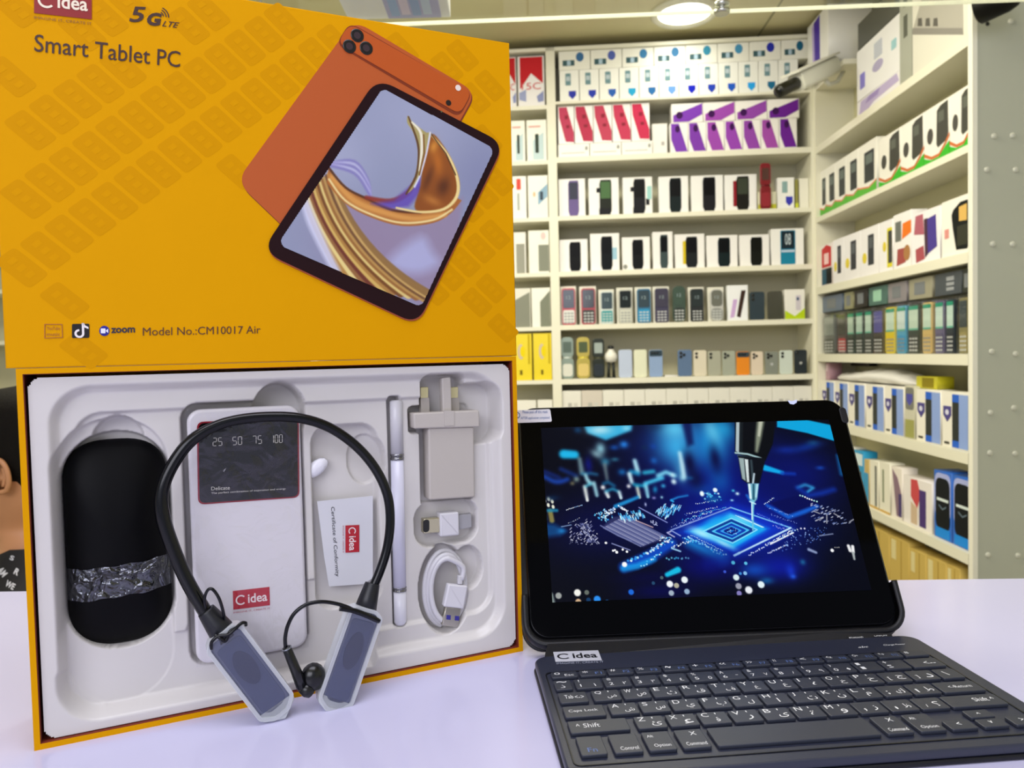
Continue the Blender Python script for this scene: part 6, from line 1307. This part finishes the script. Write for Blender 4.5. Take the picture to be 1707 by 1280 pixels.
rm.add(vs, fs, True); rm.f += [tuple(range(8))[::-1], tuple((n_-1)*8+k for k in range(8))]; rm.sm += [False]*2; rm.mi += [0]*2
rm.obj('corner_grip', CASE, kc, toK)
for s in (1,):
    MB().prism(rr(.006, .014, .0028, 5, TWd-.0015, .1660), -.011, .0006, .0008).obj('top_corner_grip', CASE, kc, toK)
hf = MB(); h0 = [KB.w(x, .1455, z) for x, z in ((.004, -.002), (.250, -.002), (.250, -.0075), (.004, -.0075))]
h1 = [TB.w(x, .002, c_) for x, c_ in ((.012, .001), (.250, .001), (.250, -.010), (.012, -.010))]
inv = KB.m().inverted(); vs = [inv@p for p in h0+h1]; hf.add(vs, [(0, 1, 5, 4), (3, 7, 6, 2), (0, 4, 7, 3), (1, 2, 6, 5), (0, 3, 2, 1), (4, 5, 6, 7)]); hf.obj('hinge_flap', CASE, kc)
# folded kick-stand behind, resting on the counter
ks0 = TB.w(.02, .11, -.0125); ks1 = TB.w(TWd-.02, .11, -.0125)
dn = Vector((0, 0, 0)); f0 = Vector((ks0.x, ks0.y+.06, CT+.001)); f1_ = Vector((ks1.x, ks1.y+.06, CT+.001))
ks = MB(); e_ = Vector((0, -.003, 0)); ks.add([inv@p for p in (ks0, ks1, f1_, f0, ks0+e_*0+Vector((0, .0025, 0)), ks1+Vector((0, .0025, 0)), f1_+Vector((0, .0025, 0)), f0+Vector((0, .0025, 0)))], [(0, 1, 2, 3), (7, 6, 5, 4), (0, 4, 5, 1), (1, 5, 6, 2), (2, 6, 7, 3), (3, 7, 4, 0)]); ks.obj('stand_flap', CASE, kc)

# ------------------------------------------------------------------ seated person behind the counter, left
PX_, PY_ = -.838, 1.315
PM = Matrix.Translation(Vector((PX_, PY_, -.022)))@Matrix.Rotation(radians(86), 4, 'Z')     # local +Y is the way he faces: to the left
man = thing('person', 'seated person in black shirt with white lettering, facing left, behind the counter', 'person', PM)
SKIN = mat('#c88d60', .5, var=.06, bscale=20)
def ring(z, rx, ry, cy=0, n=48, fn=None):
    o = []
    for k in range(n):
        a = 2*pi*k/n; x, y = rx*cos(a), ry*sin(a)+cy
        if fn: x, y = fn(a, x, y, z)
        o.append((x, y, z))
    return o
def face(a, x, y, z):
    f = sin(a)                                         # 1 = straight ahead
    d = abs((a-pi/2+pi) % (2*pi)-pi)
    g2 = lambda c_, s_, w_, amp: amp*math.exp(-((z-c_)/s_)**2-(d/w_)**2)
    y += g2(1.000, .016, .16, .020)+g2(1.018, .022, .10, .010)+g2(1.045, .010, .5, .006)+g2(.968, .007, .32, .006)+g2(.958, .007, .28, .005)+g2(.925, .014, .35, .008)
    y -= math.exp(-((z-1.028)/.010)**2)*math.exp(-((d-.42)/.18)**2)*.010
    return x, y
body = [ring(.27, .15, .11, -.02), ring(.33, .168, .125, -.02), ring(.42, .15, .105, -.02), ring(.52, .145, .10, -.015), ring(.62, .16, .11, -.01), ring(.70, .175, .115, -.01), ring(.76, .185, .105, -.012), ring(.80, .175, .09, -.016), ring(.83, .125, .078, -.02), ring(.852, .082, .068, -.02), ring(.875, .060, .060, -.016), ring(.895, .056, .057, -.010)]
hd = [(.905, .050, .062, .004), (.915, .052, .074, .012), (.925, .056, .082, .014), (.940, .062, .090, .012), (.955, .066, .094, .008), (.970, .069, .096, .004), (.985, .071, .097, .002), (1.0, .073, .098, 0), (1.012, .074, .099, 0), (1.022, .075, .100, 0), (1.034, .076, .100, -.001), (1.048, .077, .100, -.002), (1.064, .077, .100, -.004), (1.082, .076, .097, -.006), (1.098, .072, .092, -.008), (1.112, .064, .082, -.010), (1.124, .052, .067, -.010), (1.134, .035, .045, -.010), (1.139, .012, .016, -.010)]
for z, rx, ry, cy in hd: body.append(ring(z, rx, ry, cy, fn=face))
bm = MB().loft(body)
for s in (-1, 1):                                      # arms, legs, ears belong to the same body mesh
    bm.tube(catmull([(s*.165, -.01, .785), (s*.205, .0, .74), (s*.215, .03, .62), (s*.21, .08, .52), (s*.17, .22, .49), (s*.12, .31, .50)], 5), [.040]*5+[.046]*8+[.040]*6+[.032]*4+[.026]*3, 16)
    for f in range(5):
        bx0 = s*(.12-.02+f*.0) ; off = (f-2)*.017
        if f < 4: bm.tube([(s*.12+off, .31, .50), (s*.118+off, .345+.004*f, .498), (s*.115+off, .37+.004*(2-abs(f-1.5)), .485)], [.0095, .0085, .007], 8)
    bm.tube([(s*.12-s*.03, .32, .50), (s*.07, .345, .495), (s*.062, .365, .488)], [.011, .0095, .008], 8)
    bm.tube(catmull([(s*.09, -.02, .372), (s*.11, .15, .385), (s*.12, .36, .39), (s*.12, .40, .30), (s*.12, .38, .10), (s*.12, .40, .05), (s*.12, .50, .035)], 5), [.08]*6+[.072]*5+[.055]*5+[.05]*5+[.042]*5+[.038]*5, 16)
def ear(mb, s):
    c_ = Vector((s*.074, -.014, 1.0)); rim_ = []
    for k in range(17):
        a = radians(-75+ (255)*k/16); rim_.append((c_.x+s*(.010+.006*sin(radians(180*k/16))), c_.y-cos(a)*.0165-.004+(.006 if k == 0 else 0), c_.z+sin(a)*.029*(1 if sin(a) > 0 else .85)+.004))
    mb.tube(catmull(rim_, 3), .0042, 8)
    bowl = []
    for s_, dx in ((1, .008), (.75, .006), (.35, .001)): bowl.append([(c_.x+s*dx, c_.y-.003+.0155*s_*cos(k*pi/8), c_.z+.002+.025*s_*sin(k*pi/8)) for k in range(16)])
    mb.loft(bowl); mb.tube([(c_.x+s*.008, c_.y+.008, c_.z-.004), (c_.x+s*.011, c_.y+.007, c_.z-.010), (c_.x+s*.009, c_.y+.004, c_.z-.018)], [.004, .0055, .005], 8)
    inner = [(c_.x+s*.012, c_.y-.010, c_.z+.020), (c_.x+s*.0125, c_.y-.013, c_.z+.006), (c_.x+s*.012, c_.y-.009, c_.z-.010)]
    mb.tube(catmull(inner, 4), .003, 8)
ear(bm, 1); ear(bm, -1)
bm.obj('body', SKIN, man)
# hair: cap with a fringe line above the ears
hr = []
for z, rx, ry, cy in [(.960, .068, .094, .004)]+[h for h in hd if h[0] >= .97]:
    def hf_(a, x, y, zz):
        back = (1-sin(a))/2; side = abs(cos(a)); lim = 1.092-.135*back**1.5
        k_ = max(-.02, min(1, (zz-lim+.03)/.03)); grow = 1+.115*max(0, k_)-.06*(k_ <= 0)
        return x*grow+.0012*sin(a*37+zz*300), (y-cy)*grow+cy+.0012*cos(a*41+zz*280)
    hr.append(ring(z+.010*(z > 1.06), rx, ry, cy, 72, hf_))
hr.append([(x*.3, (y+.01)*.3-.01, 1.156) for x, y, z in hr[-1]])
MB().loft(hr).obj('hair', mat('#110d08', .8, spec=.15, bump=.4, bscale=260), man)
for s in (-1, 1): 
    MB().lathe([(.001, -.012), (.009, -.008), (.012, 0), (.009, .008), (.001, .012)], 16, 'y', (s*.030, .078, 1.026)).obj('eye', mat('#e8e4dc', .2), man)
# shirt
SH = mat('#0a0a10', .7, bump=.1, bscale=300)
sb = MB().loft([[(x*1.07, (y+.02)*1.08-.02, z) for x, y, z in r_] for r_ in body[1:9]]+[[(x*1.12, (y+.02)*1.12-.02, z+.004) for x, y, z in body[9]], [(x*1.16, (y+.018)*1.14-.018, z+.008-.028*max(0, y+.016)/.06) for x, y, z in body[10]]], False)
for s in (-1, 1): sb.tube(catmull([(s*.15, -.012, .79), (s*.20, .0, .745), (s*.215, .03, .64), (s*.213, .06, .56)], 6), [.052]*4+[.058]*9+[.060]*6, 18)
shirt = sb.obj('shirt', SH, man, label='black shirt printed with white lettering')
for s in (0,): MB().loft([[(x*1.08, (y+.02)*1.08-.02, z) for x, y, z in r_] for r_ in body[0:3]]).obj('trousers_waist', mat('#22242c', .7), man)
for s in (-1, 1): MB().tube(catmull([(s*.09, -.02, .372), (s*.11, .15, .385), (s*.12, .36, .39), (s*.12, .40, .30), (s*.12, .38, .12)], 5), [.088]*6+[.080]*5+[.063]*5+[.058]*5, 16).obj('trouser_leg', mat('#22242c', .7), man)
for s in (-1, 1): MB().prism(rr(.085, .25, .04, 6, s*.12, .46), 0, .055, .015).obj('shoe', mat('#15151a', .5), man)
from mathutils.bvhtree import BVHTree
bvh = BVHTree.FromPolygons([Vector(v) for v in sb.v], sb.f)
PI_ = PM.inverted()
lt = MB()
for s, x, y, w_, h_, rot in (('C', 22, 887, 9, 13, .5), ('O', 29, 895, 8, 12, .3), ('AM', 4, 953, 15, 12, .9), ('R', 28, 953, 8, 11, .5), ('WE', 17, 975, 16, 11, .5), ('K', 2, 925, 8, 8, .3), ('B', 12, 908, 8, 9, .2), ('S', 20, 930, 7, 8, .4), ('T', -12, 940, 9, 12, .3), ('E', -20, 965, 9, 12, .2)):
    vs, fs = glyphs(s, .03, 0); out = []
    for gx_, gy_ in vs:
        dx, dy = (gx_-.5)*w_, (gy_-.5)*h_; X_ = x+dx*cos(rot)+dy*sin(rot); Y_ = y-(dy*cos(rot)-dx*sin(rot))
        d = ray(X_, Y_).normalized(); o_ = PI_@CAM; dl2 = (PI_.to_3x3()@d)
        h_it = bvh.ray_cast(o_, dl2)
        if h_it[0] is None: out = None; break
        out.append(tuple(h_it[0]-dl2*.0012))
    if out: lt.add(out, fs)
if lt.v: lt.obj('shirt_lettering', mat('#cfd0d6', .6), shirt)
st = thing('stool', 'low round stool under the seated person behind the counter', 'stool', Matrix.Translation(Vector((PX_-.0, PY_, -.0))))
MB().lathe([(.16, .20), (.17, .205), (.17, .225), (.15, .23)], 28).obj('seat', mat('#2a2420', .6), st)
for k in range(4):
    a = pi/4+k*pi/2; MB().tube([(.12*cos(a), .12*sin(a), .201), (.15*cos(a), .15*sin(a), 0)], .012).obj('leg', mat('#8c8c90', .3, metal=.8), st)
